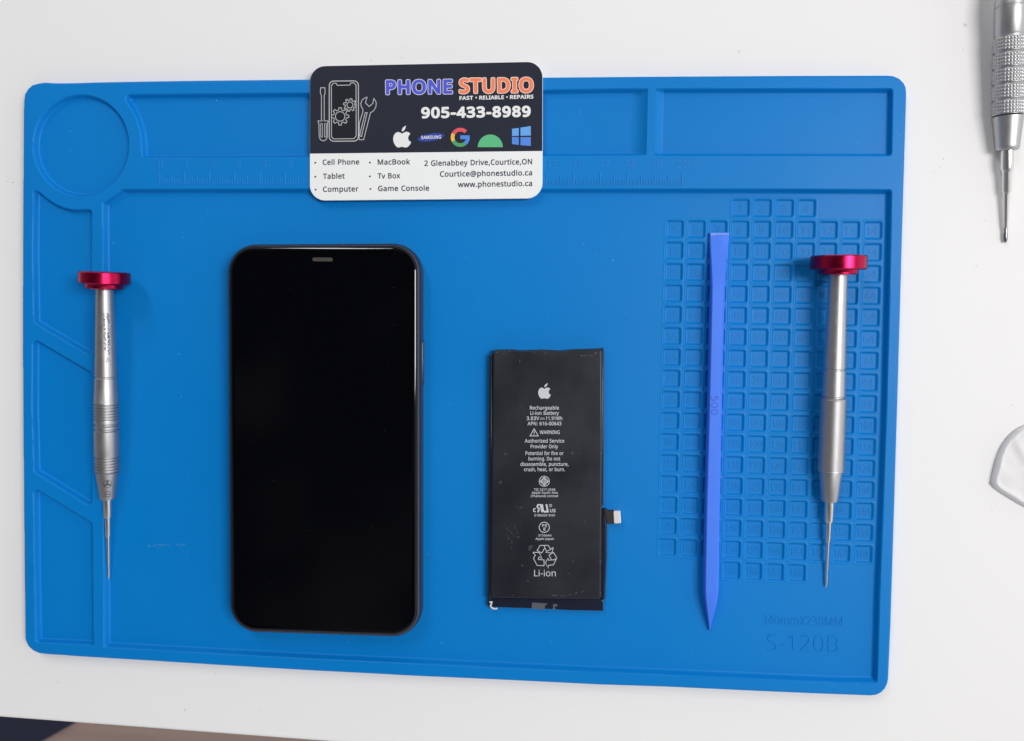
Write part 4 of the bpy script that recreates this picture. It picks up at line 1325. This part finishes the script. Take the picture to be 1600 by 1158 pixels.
p.build('phone_number', stock)
p = Print(Z1)
c = C6(181, 693)
p.fill(apple_shape(c[0], c[1], 180 / 6.4, 160 / 6.4), M_WHITE)
a, b = C6(178, 552), C6(221, 610)
p.fill(leaf_shape(a[0], a[1], b[0], b[1]), M_WHITE)
p.build('fruit_emblem', stock)
p = Print(Z1)
c = C6(470, 670)
el = []
for t in np.linspace(0, 2 * math.pi, 41)[:-1]:
    x, y = 134 / 6.4 * math.cos(t), 37 / 6.4 * math.sin(t)
    g = math.radians(-9)
    el.append((c[0] + x * math.cos(g) - y * math.sin(g), c[1] + x * math.sin(g) + y * math.cos(g)))
p.fill(el, M_OVAL)
p.text('SAMSUNG', C6(372, 688), C6(571, 682), 33 / 6.4, M_WHITE, 0.02, 0.02)
p.build('oval_emblem', stock)
p = Print(Z1)
c = C6(763, 670)
rr_, ww_ = 77 / 6.4, 37 / 6.4
p.ring(c, rr_, ww_, M_RED, 0, 45, 152, 14)
p.ring(c, rr_, ww_, M_YELLOW, 0, 152, 208, 8)
p.ring(c, rr_, ww_, M_GREEN, 0, 208, 308, 14)
p.ring(c, rr_, ww_, M_GBLUE, 0, 308, 360, 10)
p.fill([C6(763, 650), C6(856, 650), C6(856, 688), C6(763, 688)], M_GBLUE, 0.01)
p.build('letter_emblem', stock)
p = Print(Z1)
p.fill([C6(1063 + 125 * math.cos(t), 768 - 126 * math.sin(t)) for t in np.linspace(0, math.pi, 30)], M_DOME)
p.build('dome_emblem', stock)
p = Print(Z1)
for q, m in (([(1280, 585), (1348, 575), (1348, 654), (1280, 656)], M_SKY), ([(1365, 573), (1468, 557), (1468, 652), (1365, 654)], M_SKY),
             ([(1280, 666), (1348, 667), (1348, 746), (1280, 737)], M_GBLUE), ([(1365, 668), (1468, 668), (1468, 756), (1365, 748)], M_GBLUE)):
    p.fill([C6(*t) for t in q], m)
p.build('window_emblem', stock)
# list and address
p = Print(CZ + 0.03)
for body, x0, x1, y, bx in (('Cell Phone', 140, 375, 730, 93), ('Tablet', 142, 282, 820, 93), ('Computer', 142, 370, 903, 95),
                            ('MacBook', 493, 700, 729, 443), ('Tv Box', 493, 637, 818, 443), ('Game Console', 495, 823, 898, 446)):
    p.text(body, C1(x0, y), C1(x1, y - 3), 35 / 4.1026, M_INK, 0.021)
    q = C1(bx, y - 15)
    p.fill([(q[0] + 1.5 * math.cos(t), q[1] + 1.5 * math.sin(t)) for t in np.linspace(0, 6.28, 13)[:-1]], M_INK)
p.build('service_list', stock)
p = Print(CZ + 0.03)
p.text('2 Glenabbey Drive,Courtice,ON', C1(792, 737), C1(1483, 726), 36 / 4.1026, M_INK, 0.021)
p.text('Courtice@phonestudio.ca', C1(892, 806), C1(1483, 797), 36 / 4.1026, M_INK, 0.021)
p.text('www.phonestudio.ca', C1(1007, 873), C1(1483, 865), 36 / 4.1026, M_INK, 0.021)
p.build('contact_lines', stock)
# line drawing of a phone, gears and tools
p = Print(Z1)
W_ = 1.05
rrect = lambda x0, y0, x1, y1, r: [C7(*q) for q in round_corners([(x0, y0), (x1, y0 - 4), (x1, y1 - 4), (x0, y1)], r, 6)]
p.fill(rrect(262, 184, 645, 1040, 45), M_SCREEN_PRINT)
p.stroke(rrect(236, 162, 676, 1070, 68), W_ * 1.3, M_LINE, True, 0.015)
inner = [(300, 194), (338, 192), (356, 226), (545, 222), (562, 190), (605, 188), (640, 220), (642, 990), (608, 1030), (300, 1034), (270, 1000), (268, 230)]
p.stroke([C7(*q) for q in inner], W_, M_LINE, True, 0.015)


def gear(cx, cy, ro, ri, hole, n, off):
    pts = []
    for i in range(n):
        for k, (da, r) in enumerate(((-0.30, ri), (-0.17, ro), (0.17, ro), (0.30, ri))):
            a_ = off + 2 * math.pi * (i + da) / n
            pts.append(C7(cx + r * math.cos(a_), cy + r * math.sin(a_)))
    p.stroke(pts, W_, M_LINE, True, 0.02)
    p.stroke([C7(cx + hole * math.cos(t), cy + hole * math.sin(t)) for t in np.linspace(0, 2 * math.pi, 25)[:-1]], W_, M_LINE, True, 0.02)


gear(400, 695, 132, 100, 72, 8, 0.0)
gear(548, 522, 97, 72, 45, 8, 0.2)
p.stroke([C7(*q) for q in [(106, 262), (170, 262), (174, 335), (160, 385), (160, 760), (118, 760), (118, 385), (101, 335)]], W_, M_LINE, True)
p.stroke([C7(*q) for q in [(66, 764), (220, 762), (216, 790), (208, 800), (208, 1000), (190, 1045), (146, 1066), (102, 1045), (84, 1000), (80, 800), (72, 790)]], W_, M_LINE, True)
for x in (106, 165):
    p.stroke([C7(*q) for q in round_corners([(x, 800), (x + 26, 800), (x + 26, 1008), (x, 1008)], 12, 4)], W_ * 0.8, M_LINE, True)
p.stroke([C7(*q) for q in [(805, 405), (768, 418), (730, 450), (712, 500), (718, 545), (748, 602), (735, 650), (690, 800), (684, 985), (688, 1046), (755, 1045), (858, 640), (905, 610), (940, 550), (945, 490), (930, 452), (908, 425), (892, 500), (838, 546), (782, 490)]], W_, M_LINE, True)
p.stroke([C7(*q) for q in [(778, 640), (808, 638), (722, 996), (692, 988)]], W_, M_LINE, True)
p.build('tool_drawing', stock)

# ------------------------------------------------------------------ the screwdrivers
GROUP = 'precision screwdrivers'


def tool(cap_px, cap_z, tip_px, tip_z, label):
    a, b = at(cap_px[0], cap_px[1], cap_z), at(tip_px[0], tip_px[1], tip_z)
    o, d, up, side, L = axis_frame(a, b)
    rot = Matrix(((d[0], side[0], up[0]), (d[1], side[1], up[1]), (d[2], side[2], up[2])))
    if rot.determinant() < 0:
        rot = Matrix(((d[0], -side[0], up[0]), (d[1], -side[1], up[1]), (d[2], -side[2], up[2])))
    t = thing('precision_screwdriver', label, 'screwdriver', a, rot, GROUP)
    return t, a, b, L


def rings(prof, k=1.0):
    return [(t, max(r, 0.02) * k) for t, r in prof]


def soft(prof, bev=0.25):
    """small chamfers where the radius jumps"""
    out = []
    for i, (t, r) in enumerate(prof):
        if i and abs(prof[i - 1][0] - t) < 1e-6:
            r0 = prof[i - 1][1]
            b_ = min(bev, abs(r - r0) * 0.45)
            if r > r0:
                out += [(t, r - b_), (t + b_, r)]
            else:
                out[-1] = (t - b_, r0)
                out += [(t, r0 - b_), (t, r)]
        else:
            out.append((t, r))
    return out


def wrap_print(name, a, b, rfun, shapes, m, parent, turn=0.0, lift=0.04):
    """flat outlines (t along the tool, s across it) laid on its round surface"""
    o, d, up, side, L = axis_frame(a, b)
    vs, fs = [], []
    for pts, w, closed in shapes:
        dense = []
        n = len(pts)
        for i in range(n if closed else n - 1):
            p0, p1 = np.array(pts[i], float), np.array(pts[(i + 1) % n], float)
            k = max(1, int(np.linalg.norm(p1 - p0) / 0.4))
            dense += [p0 + (p1 - p0) * q / k for q in range(k)]
        if not closed:
            dense.append(np.array(pts[-1], float))
        v, f = stroke_faces(dense, w, closed)
        base = len(vs)
        for t, s_ in v:
            r = rfun(t) + lift
            th_ = s_ / r + turn
            vs.append(o + d * t + (up * math.cos(th_) + side * math.sin(th_)) * r)
        for q in f:
            n_ = np.cross(np.array(vs[base + q[1]]) - vs[base + q[0]], np.array(vs[base + q[2]]) - vs[base + q[0]])
            c_ = np.array(vs[base + q[0]]) - (o + d * ((np.array(vs[base + q[0]]) - o) @ d))
            qq = q if n_ @ c_ > 0 else tuple(reversed(q))
            fs.append(tuple(base + i for i in qq))
    return mesh_object(name, vs, fs, m, parent, smooth=False)


def build_cap(t, a, b, k, r_disc, h0, h1, r_fl):
    prof = [(0.0, 0.02), (0.0, r_disc - 1.4), (0.12, r_disc - 0.4), (0.55, r_disc), (h0 - 0.5, r_disc), (h0 - 0.1, r_disc - 0.35), (h0, r_disc - 0.7), (h0, r_fl + 0.15), (h0 + 0.25, r_fl), (h1 - 0.4, r_fl), (h1, r_fl - 0.4), (h1, 1.0)]
    v, f = lathe(a, b, prof, 96)
    return mesh_object('cap', v, f, M_CAP, t, angle=40)


# --- left screwdriver
t1, a, b, L = tool((163.3, 424.5), 12.6, (169.8, 905), 2.9, 'silver screwdriver with red cap and fine grooved bands, at the left trays')
Y2T = lambda y: (y - 424.5) / (905 - 424.5) * L
px = 1 / 4.165
build_cap(t1, a, b, px, 9.3, Y2T(443.5), Y2T(450.5), 7.0)
prof = [(Y2T(449), 13.2 * px), (Y2T(500), 14.4 * px), (Y2T(583), 16.9 * px), (Y2T(584), 16.0 * px), (Y2T(585.5), 16.0 * px), (Y2T(586.5), 17.0 * px), (Y2T(622), 18.6 * px)]


def grooves(y0, y1, n, r, depth):
    out = []
    st = (y1 - y0) / n
    for i in range(n):
        y = y0 + i * st
        out += [(Y2T(y), r * px), (Y2T(y + st * 0.45), r * px), (Y2T(y + st * 0.6), (r - depth) * px), (Y2T(y + st * 0.85), (r - depth) * px)]
    out.append((Y2T(y1), r * px))
    return out


prof += grooves(623, 650, 6, 19.2, 1.9) + grooves(652, 668, 2, 19.4, 1.9) + [(Y2T(672), 19.4 * px), (Y2T(704), 19.6 * px)] + grooves(705, 732, 6, 19.4, 1.9)
prof += [(Y2T(733), 18.6 * px), (Y2T(733.5), 17.6 * px), (Y2T(736), 17.4 * px), (Y2T(772), 12.8 * px), (Y2T(775.3), 11.6 * px), (Y2T(775.6), 10.5 * px), (Y2T(775.6), 3 * px)]
v, f = lathe(a, b, prof, 72)
mesh_object('handle', v, f, M_SILVER, t1, angle=32)
prof = [(Y2T(774), 6.9 * px), (Y2T(803.5), 6.9 * px), (Y2T(805), 6.2 * px), (Y2T(805.3), 4.7 * px), (Y2T(834.5), 4.5 * px), (Y2T(836), 3.9 * px), (Y2T(836.3), 2.9 * px), (Y2T(882), 2.4 * px), (Y2T(884), 1.9 * px)]
v, f = lathe(a, b, prof, 36)
shaft = mesh_object('shaft', v, f, M_STEEL, t1, angle=32)
prof = [(Y2T(883), 1.9 * px), (Y2T(889), 1.8 * px), (Y2T(893), 2.2 * px), (Y2T(899), 2.2 * px), (Y2T(904), 1.2 * px), (Y2T(906), 0.2 * px)]
v, f = lathe(a, b, prof, 24)
mesh_object('bit', v, f, M_STEEL, t1, angle=32)
cone = lambda t: (17.4 + (12.8 - 17.4) * np.clip((t - Y2T(736)) / (Y2T(772) - Y2T(736)), 0, 1)) * px
tc_, rs = Y2T(748.5), 6.2 * px
sgn = -1.0
circ = [(tc_ + rs * math.cos(q), rs * math.sin(q)) for q in np.linspace(0, 2 * math.pi, 25)[:-1]]
sh = [(circ, 0.18, True)]
for q in (180, 60, -60):
    sh.append(([(tc_, 0), (tc_ + rs * 0.92 * math.cos(math.radians(q)), rs * 0.92 * math.sin(math.radians(q)))], 0.55, False))
bt_ = Y2T(765)
for q in ([(bt_ - 1.05, 0.9), (bt_ + 1.05, 0.9), (bt_ + 1.05, -0.9), (bt_ - 1.05, -0.9)],):
    sh.append((q, 0.2, True))
sh.append(([(bt_, 0.9), (bt_, -0.9)], 0.2, False))
wrap_print('engraved_mark', a, b, cone, sh, M_ETCH, t1, -0.55)
upper = lambda t: (14.0 + (16.9 - 14.0) * np.clip((t - Y2T(480)) / (Y2T(583) - Y2T(480)), 0, 1)) * px
rl = random.Random(11)
sh = []
for s0, y0, y1 in ((-0.55, 487, 549), (0.75, 487, 542)):
    y = y0
    while y < y1:
        hgt = rl.uniform(1.2, 2.6)
        t0 = Y2T(y)
        for q in range(rl.choice((1, 2, 2))):
            yy = rl.uniform(-0.5, 0.15)
            sh.append(([(t0 + q * 0.22, s0 + yy), (t0 + q * 0.22 + rl.uniform(-0.12, 0.12), s0 + yy + rl.uniform(0.45, 0.8))], 0.2, False))
        y += hgt
tt = Y2T(557)
sh.append(([(tt - 0.8, 0.1), (tt + 0.8, 0.55), (tt + 0.1, -0.75)], 0.16, True))
wrap_print('engraved_text', a, b, upper, sh, M_ETCH, t1, -0.72)

# --- right screwdriver
t2, a, b, L = tool((1310.5, 399.0), 12.0, (1290.6, 918), 2.9, 'silver screwdriver with a red cap and one long knurled grip, over the numbered cells')
Y2T = lambda y: (y - 399.0) / (918 - 399.0) * L
px = 1 / 4.2
build_cap(t2, a, b, px, 9.75, Y2T(421), Y2T(428), 6.9)
prof = [(Y2T(427), 13.6 * px), (Y2T(470), 14.0 * px), (Y2T(570.5), 16.2 * px), (Y2T(571.5), 15.3 * px), (Y2T(573), 15.3 * px), (Y2T(574), 16.4 * px), (Y2T(613.5), 17.2 * px), (Y2T(614.5), 15.8 * px), (Y2T(616.5), 15.8 * px), (Y2T(617.5), 17 * px)]
prof2 = [(Y2T(731), 17 * px), (Y2T(733), 17.2 * px), (Y2T(775), 13.2 * px), (Y2T(778.5), 12.2 * px), (Y2T(779.3), 11 * px), (Y2T(779.3), 3 * px)]
v, f = lathe(a, b, prof, 72)
h = mesh_object('handle', v, f, M_SILVER, t2, angle=32)
v, f = lathe(a, b, prof2, 72)
mesh_object('collar', v, f, M_SILVER, t2, angle=32)
k0, k1 = Y2T(617.2), Y2T(731.5)
NT, NS = 150, 168


def knurl(t, th_, r):
    if t < k0 + 0.35 or t > k1 - 0.35:
        return r
    u_ = (t - k0) / 0.62
    w_ = th_ * 42 / (2 * math.pi)
    p_ = abs(((u_ + w_) % 1) - 0.5) * 2
    q_ = abs(((u_ - w_) % 1) - 0.5) * 2
    return r - 0.20 * (1 - min(p_, q_))


prof = [(k0, 17.2 * px), (k0 + 0.05, 18.6 * px)]
prof += [(k0 + 0.3 + (k1 - k0 - 0.6) * i / NT, (19.2 + 0.6 * i / NT) * px) for i in range(NT + 1)]
prof += [(k1 - 0.05, 19.2 * px), (k1, 17.2 * px)]
v, f = lathe(a, b, prof, NS, knurl)
mesh_object('knurled_grip', v, f, M_SILVER, t2, angle=75)
prof = [(Y2T(778), 7.2 * px), (Y2T(810), 7.2 * px), (Y2T(812), 6.4 * px), (Y2T(812.4), 4.4 * px), (Y2T(842.5), 4.0 * px), (Y2T(844), 3.5 * px), (Y2T(844.3), 2.8 * px), (Y2T(893), 2.1 * px), (Y2T(895), 1.7 * px)]
v, f = lathe(a, b, prof, 36)
mesh_object('shaft', v, f, M_STEEL, t2, angle=32)
prof = [(Y2T(894), 1.7 * px), (Y2T(897), 1.5 * px), (Y2T(900), 1.9 * px), (Y2T(912), 1.7 * px), (Y2T(917), 1.0 * px), (Y2T(918.5), 0.2 * px)]
v, f = lathe(a, b, prof, 24)
mesh_object('bit', v, f, M_STEEL, t2, angle=32)

# --- screwdriver on the bare table
t3, a, b, L = tool((1582, -150), 10.2, (1570.8, 379), 1.0, 'silver screwdriver with five studded grip bands, on the bare white table')
Y2T = lambda y: (y + 150.0) / (379 + 150.0) * L
px = 1 / 4.1
build_cap(t3, a, b, px, 9.8, Y2T(-126), Y2T(-119), 7.0)
prof = [(Y2T(-120), 14 * px), (Y2T(-20), 18 * px), (Y2T(2), 21.2 * px), (Y2T(6.0), 21.2 * px), (Y2T(6.8), 20.2 * px), (Y2T(8.5), 20.2 * px), (Y2T(9.3), 21.2 * px), (Y2T(50), 20.4 * px), (Y2T(52), 19.2 * px), (Y2T(56), 19.2 * px), (Y2T(56.2), 17 * px)]
v, f = lathe(a, b, prof, 72)
mesh_object('handle', v, f, M_SILVER, t3, angle=32)
y = 55.0
for k in range(5):
    y0, y1 = y, y + 21.5
    y = y1 + 3.2
    tt0, tt1 = Y2T(y0), Y2T(y1)

    def studs(t, th_, r, tt0=tt0, tt1=tt1):
        u_ = (t - tt0) / (tt1 - tt0)
        if u_ < 0.04 or u_ > 0.96:
            return r - 0.25
        p_ = abs(math.sin(u_ * math.pi * 4))
        q_ = abs(math.sin(th_ * 15))
        return r - 0.26 * (1 - min(1, 1.5 * p_) * min(1, 1.5 * q_))
    prof = [(tt0, 19 * px)] + [(tt0 + (tt1 - tt0) * i / 28, 22.0 * px) for i in range(29)] + [(tt1, 19 * px)]
    v, f = lathe(a, b, prof, 150, studs)
    mesh_object('studded_band', v, f, M_SILVER, t3, angle=75)
    if k < 4:
        prof = [(tt1 - 0.2, 17 * px), (tt1 - 0.1, 20.0 * px), (Y2T(y1 + 1.6), 19.2 * px), (Y2T(y) + 0.1, 20.0 * px), (Y2T(y) + 0.2, 17 * px)]
        v, f = lathe(a, b, prof, 60)
        mesh_object('groove_ring', v, f, M_SILVER, t3, angle=32)
prof = [(Y2T(176.5), 19 * px), (Y2T(177.8), 20.6 * px), (Y2T(181), 20.4 * px), (Y2T(224), 16.4 * px), (Y2T(227), 16.4 * px), (Y2T(230.5), 14.4 * px), (Y2T(231.3), 12 * px), (Y2T(231.3), 4 * px)]
v, f = lathe(a, b, prof, 72)
mesh_object('collar', v, f, M_SILVER, t3, angle=32)
prof = [(Y2T(229), 9.0 * px), (Y2T(260), 9.0 * px), (Y2T(264), 7.6 * px), (Y2T(266), 6.8 * px), (Y2T(296.5), 6.4 * px), (Y2T(299.5), 4.9 * px), (Y2T(301), 4.4 * px), (Y2T(354), 3.3 * px), (Y2T(356), 2.4 * px)]
v, f = lathe(a, b, prof, 40)
mesh_object('shaft', v, f, M_STEEL, t3, angle=40)
prof = [(Y2T(355), 2.5 * px), (Y2T(362), 2.3 * px), (Y2T(366), 2.9 * px), (Y2T(373), 2.9 * px), (Y2T(378), 2.0 * px), (Y2T(379.3), 0.4 * px)]
v, f = lathe(a, b, prof, 24)
mesh_object('bit', v, f, M_TIP, t3, angle=40)

# ------------------------------------------------------------------ the blue spudger
so = at(1118, 680, FLOOR_Z)
spud = thing('pry_stick', 'bright blue plastic pry stick with a flat worn end, beside the numbered cells', 'pry tool', (so[0], so[1], FLOOR_Z))
secs = [(363.5, 1109.6, 1139.9, 1.3), (370, 1109.2, 1139.6, 1.6), (392, 1109.8, 1138.0, 2.4), (404, 1110.4, 1137.0, 2.8), (407.5, 1110.6, 1134.4, 2.9), (411, 1110.7, 1136.2, 3.0), (430, 1111.6, 1134.8, 3.6),
        (448, 1112.2, 1133.6, 4.0), (480, 1111.6, 1132.6, 4.2), (560, 1109.9, 1130.4, 4.2), (650, 1107.7, 1128.4, 4.2), (740, 1105.2, 1126.6, 4.2), (800, 1103.7, 1125.2, 4.2), (880, 1102.2, 1124.0, 4.2),
        (922, 1101.7, 1123.3, 4.2), (936, 1102.3, 1121.8, 4.0), (952, 1104.0, 1118.6, 3.3), (968, 1106.3, 1114.4, 2.4), (980, 1108.0, 1110.8, 1.4), (985.5, 1108.7, 1109.6, 0.9)]
loops = []
for y, xl, xr, h_ in secs:
    h_ = h_ * (1.0 + 0.32 * min(1.0, max(0.0, (y - 380) / 60)))
    z1 = FLOOR_Z + 0.05 + h_
    w_ = xr - xl
    pl, pr = at(xl, y, z1), at(xr, y, z1)
    e_ = pr - pl
    ch = min(0.9, h_ * 0.3)
    wl = np.linalg.norm(e_)
    loop = [pl + e_ * 0.0 + np.array([0, 0, -h_]), pl + np.array([0, 0, -ch * 0.6]), pl + e_ * min(0.12, 0.35 / wl), pl + e_ * 0.5 + np.array([0, 0, 0.03]),
            pr - e_ * min(0.22, 0.9 / wl), pr + np.array([0, 0, -ch]), pr + np.array([0, 0, -h_])]
    loops.append(loop)
v, f = loft(loops)
f = [tuple(reversed(q)) for q in f]
stick = mesh_object('stick', v, f, M_SPUDGER, spud, angle=28)
wp = Print(FLOOR_Z + 1.72)
rw = random.Random(5)
s = Soup()
# worn whitish edge of the flat end
wv = []
top_pts, low_pts = [], []
for i in range(19):
    q = i / 18
    top_pts.append((1110.2 + 28.6 * q, 364.2))
    low_pts.append((1110.2 + 28.6 * q, 366.6 + rw.uniform(-0.5, 1.4) + 1.2 * abs(q - 0.5)))
vs = [at(x, y, FLOOR_Z + 0.05 + 1.36 + (y - 363.5) / 6.5 * 0.3 + 0.05) for x, y in top_pts + low_pts]
fs = [(i, i + 19, i + 20, i + 1) for i in range(18)]
mesh_object('worn_edge', vs, fs, M_WORN, stick, smooth=False)
# pressed lettering, reading downwards: flat letters, the shade of the pressing painted darker
v, f = glyphs('500', -0.006)
hgt = glyph_height(-0.006)
x0, x1 = v[:, 0].min(), v[:, 0].max()
out = []
for q in v:
    out.append(at(1111.5 + 10.5 * q[1] / hgt - 0.3 * (q[0] - x0) / (x1 - x0), 618.5 + 29.5 * (q[0] - x0) / (x1 - x0), FLOOR_Z + 5.70))
M_PRESS_SHADE = material('pressed_blue_shade', (0.030, 0.105, 0.58, 1), 0.55)
fx = []
for q in f:
    n_ = np.cross(out[q[1]] - out[q[0]], out[q[2]] - out[q[0]])
    fx.append(q if n_[2] > 0 else tuple(reversed(q)))
mesh_object('pressed_lettering', out, fx, M_PRESS_SHADE, stick, smooth=False)

# ------------------------------------------------------------------ the soft white piece at the right edge
top_z = 2.6
cl_px = [(1555.5, 759), (1556.5, 748), (1559.5, 735), (1563.5, 720), (1569, 705), (1577, 691), (1587, 680), (1600, 671), (1625, 662), (1660, 664), (1690, 690), (1700, 740), (1685, 790), (1650, 806), (1620, 797), (1600, 787), (1578, 774)]
cp = ccw(px_poly(cl_px, top_z))
for _k in range(2):
    cp = np.concatenate([np.stack([0.75 * a_ + 0.25 * b_, 0.25 * a_ + 0.75 * b_]) for a_, b_ in zip(cp, np.roll(cp, -1, 0))])
cen = cp.mean(0)
co = at(1625, 735, 0)
cloth = thing('white_pouch', 'small white soft pouch lying at the right edge of the table', 'pouch', (co[0], co[1], 0))
loops = []
rc = random.Random(2)
for k, (sc, zz) in enumerate(((1.075, 0.03), (1.066, 0.35), (1.052, 0.9), (1.036, 1.5), (1.02, 2.0), (1.005, 2.35), (0.99, 2.6), (0.965, 2.8), (0.94, 2.75), (0.9, 2.5), (0.82, 2.3), (0.7, 2.4), (0.5, 2.6), (0.3, 2.6), (0.12, 2.6))):
    loop = []
    for i, q in enumerate(cp):
        w = cen + (q - cen) * sc
        u_ = w[0] * 0.55 + w[1] * 0.28
        fold = (0.22 * math.sin(u_ * 0.9) + 0.10 * math.sin(u_ * 2.3 + 1.0)) * (0 if k < 6 else min(1, (k - 5) / 3))
        loop.append((w[0], w[1], zz + fold))
    loops.append(loop)
v, f = loft(loops)
mesh_object('pouch_body', v, f, M_CLOTH, cloth, angle=80)
hem = [(1543.5, 752.5), (1552, 756), (1566, 763), (1582, 773), (1600, 783), (1640, 801), (1640, 806.5), (1600, 788.8), (1580, 778.5), (1562, 767.5), (1548, 757.5)]
v, f = slab(ccw(round_corners(px_poly(hem, 0.4), 0.5, 4)), 0.03, 0.42, 0.2, 2)
mesh_object('hem', v, f, M_CLOTH, cloth, angle=60)

# ------------------------------------------------------------------ dust and scuffs
rd = random.Random(21)
s = Soup()


def fleck(x, y, z, size, m):
    c = at(x, y, z)
    n = rd.choice((4, 5, 6))
    a0 = rd.uniform(0, 6)
    el_ = rd.uniform(0.5, 1.6)
    ring_ = [(c[0] + size * el_ * math.cos(a0 + 6.283 * i / n) * rd.uniform(0.6, 1.2), c[1] + size / el_ * math.sin(a0 + 6.283 * i / n) * rd.uniform(0.6, 1.2), z + 0.02) for i in range(n)]
    topv = (c[0], c[1], z + 0.02 + size * 0.5)
    s.add(ring_ + [topv], [(i, (i + 1) % n, n) for i in range(n)], m)


for k in range(60):
    x, y = rd.uniform(200, 1340), rd.uniform(320, 1010)
    if 340 < x < 680 and 360 < y < 1005 or 750 < x < 985 and 530 < y < 965 or 1095 < x < 1380 and y < 990 or 1020 < x < 1150:
        continue
    fleck(x, y, FLOOR_Z, rd.uniform(0.05, 0.14), M_DUST)
for x, y, q in ((912, 381, .16), (957, 407, .2), (988, 413, .14), (177, 380, .2), (668, 866, .2), (690, 1005, .18), (545, 1003, .16), (861, 1004, .12)):
    fleck(x, y, FLOOR_Z, q, M_DUST)
for x, y in ((338, 157), (1010, 205), (1110, 160), (1265, 158), (1180, 198), (1340, 225), (905, 175), (110, 205), (110, 235), (1297, 250), (1405, 212)):
    fleck(x, y, FLOOR_Z if y < 240 and x < 1400 else RIM, rd.uniform(0.08, 0.2), M_DUST)
for k in range(26):
    x, y = rd.uniform(380, 640), rd.uniform(400, 970)
    fleck(x, y, FLOOR_Z + 8.745, rd.uniform(0.03, 0.075), M_GRIME)
for x, y, q in ((1505, 78, .22), (1469, 262, .2), (1474, 248, .25), (1459, 270, .2), (1550, 797, .2), (1582, 633, .2), (20, 285, .25), (12, 283, .2), (68, 1067, .2), (89, 1066, .2), (41, 1053, .2), (336, 1053, .2), (580, 95, .2), (628, 90, .22), (1540, 345, .15), (408, 1110, .2), (225, 1136, .18), (967, 1098, .2)):
    fleck(x, y, 0.0, q, M_GRIME)
rs_ = random.Random(8)
for k in range(34):
    x = 226 + 60 * rs_.random()
    y = 851.5 + 1.8 * math.sin((x - 226) / 9.0) + rs_.gauss(0, 1.3)
    ln, q, w = rs_.uniform(0.8, 4.5), math.radians(rs_.gauss(0, 28)), rs_.uniform(0.3, 0.9)
    sv, sf = stroke_faces([(x, y), (x + ln * 0.5 * math.cos(q), y - ln * 0.5 * math.sin(q) + rs_.uniform(-0.4, 0.4)), (x + ln * math.cos(q), y - ln * math.sin(q))], w)
    s.add([at(i, j, FLOOR_Z + 0.03 + 0.002 * k) for i, j in sv], [tuple(reversed(t)) for t in sf], M_SCUFF)
for k in range(60):
    x, y = rs_.uniform(190, 1330), rs_.uniform(310, 1020)
    if 340 < x < 680 and 360 < y < 1005 or 750 < x < 985 and 530 < y < 965 or 1020 < x < 1380 and y < 920:
        continue
    ln, q = rs_.uniform(2, 9), rs_.uniform(0, 6.28)
    sv, sf = stroke_faces([(x, y), (x + ln * 0.5 * math.cos(q), y - ln * 0.5 * math.sin(q) + rs_.uniform(-0.8, 0.8)), (x + ln * math.cos(q), y - ln * math.sin(q))], rs_.uniform(0.2, 0.45))
    s.add([at(i, j, FLOOR_Z + 0.03) for i, j in sv], [tuple(reversed(t)) for t in sf], M_SCUFF)
dust = s.build('dust', None, False)
tag(dust, kind='stuff')
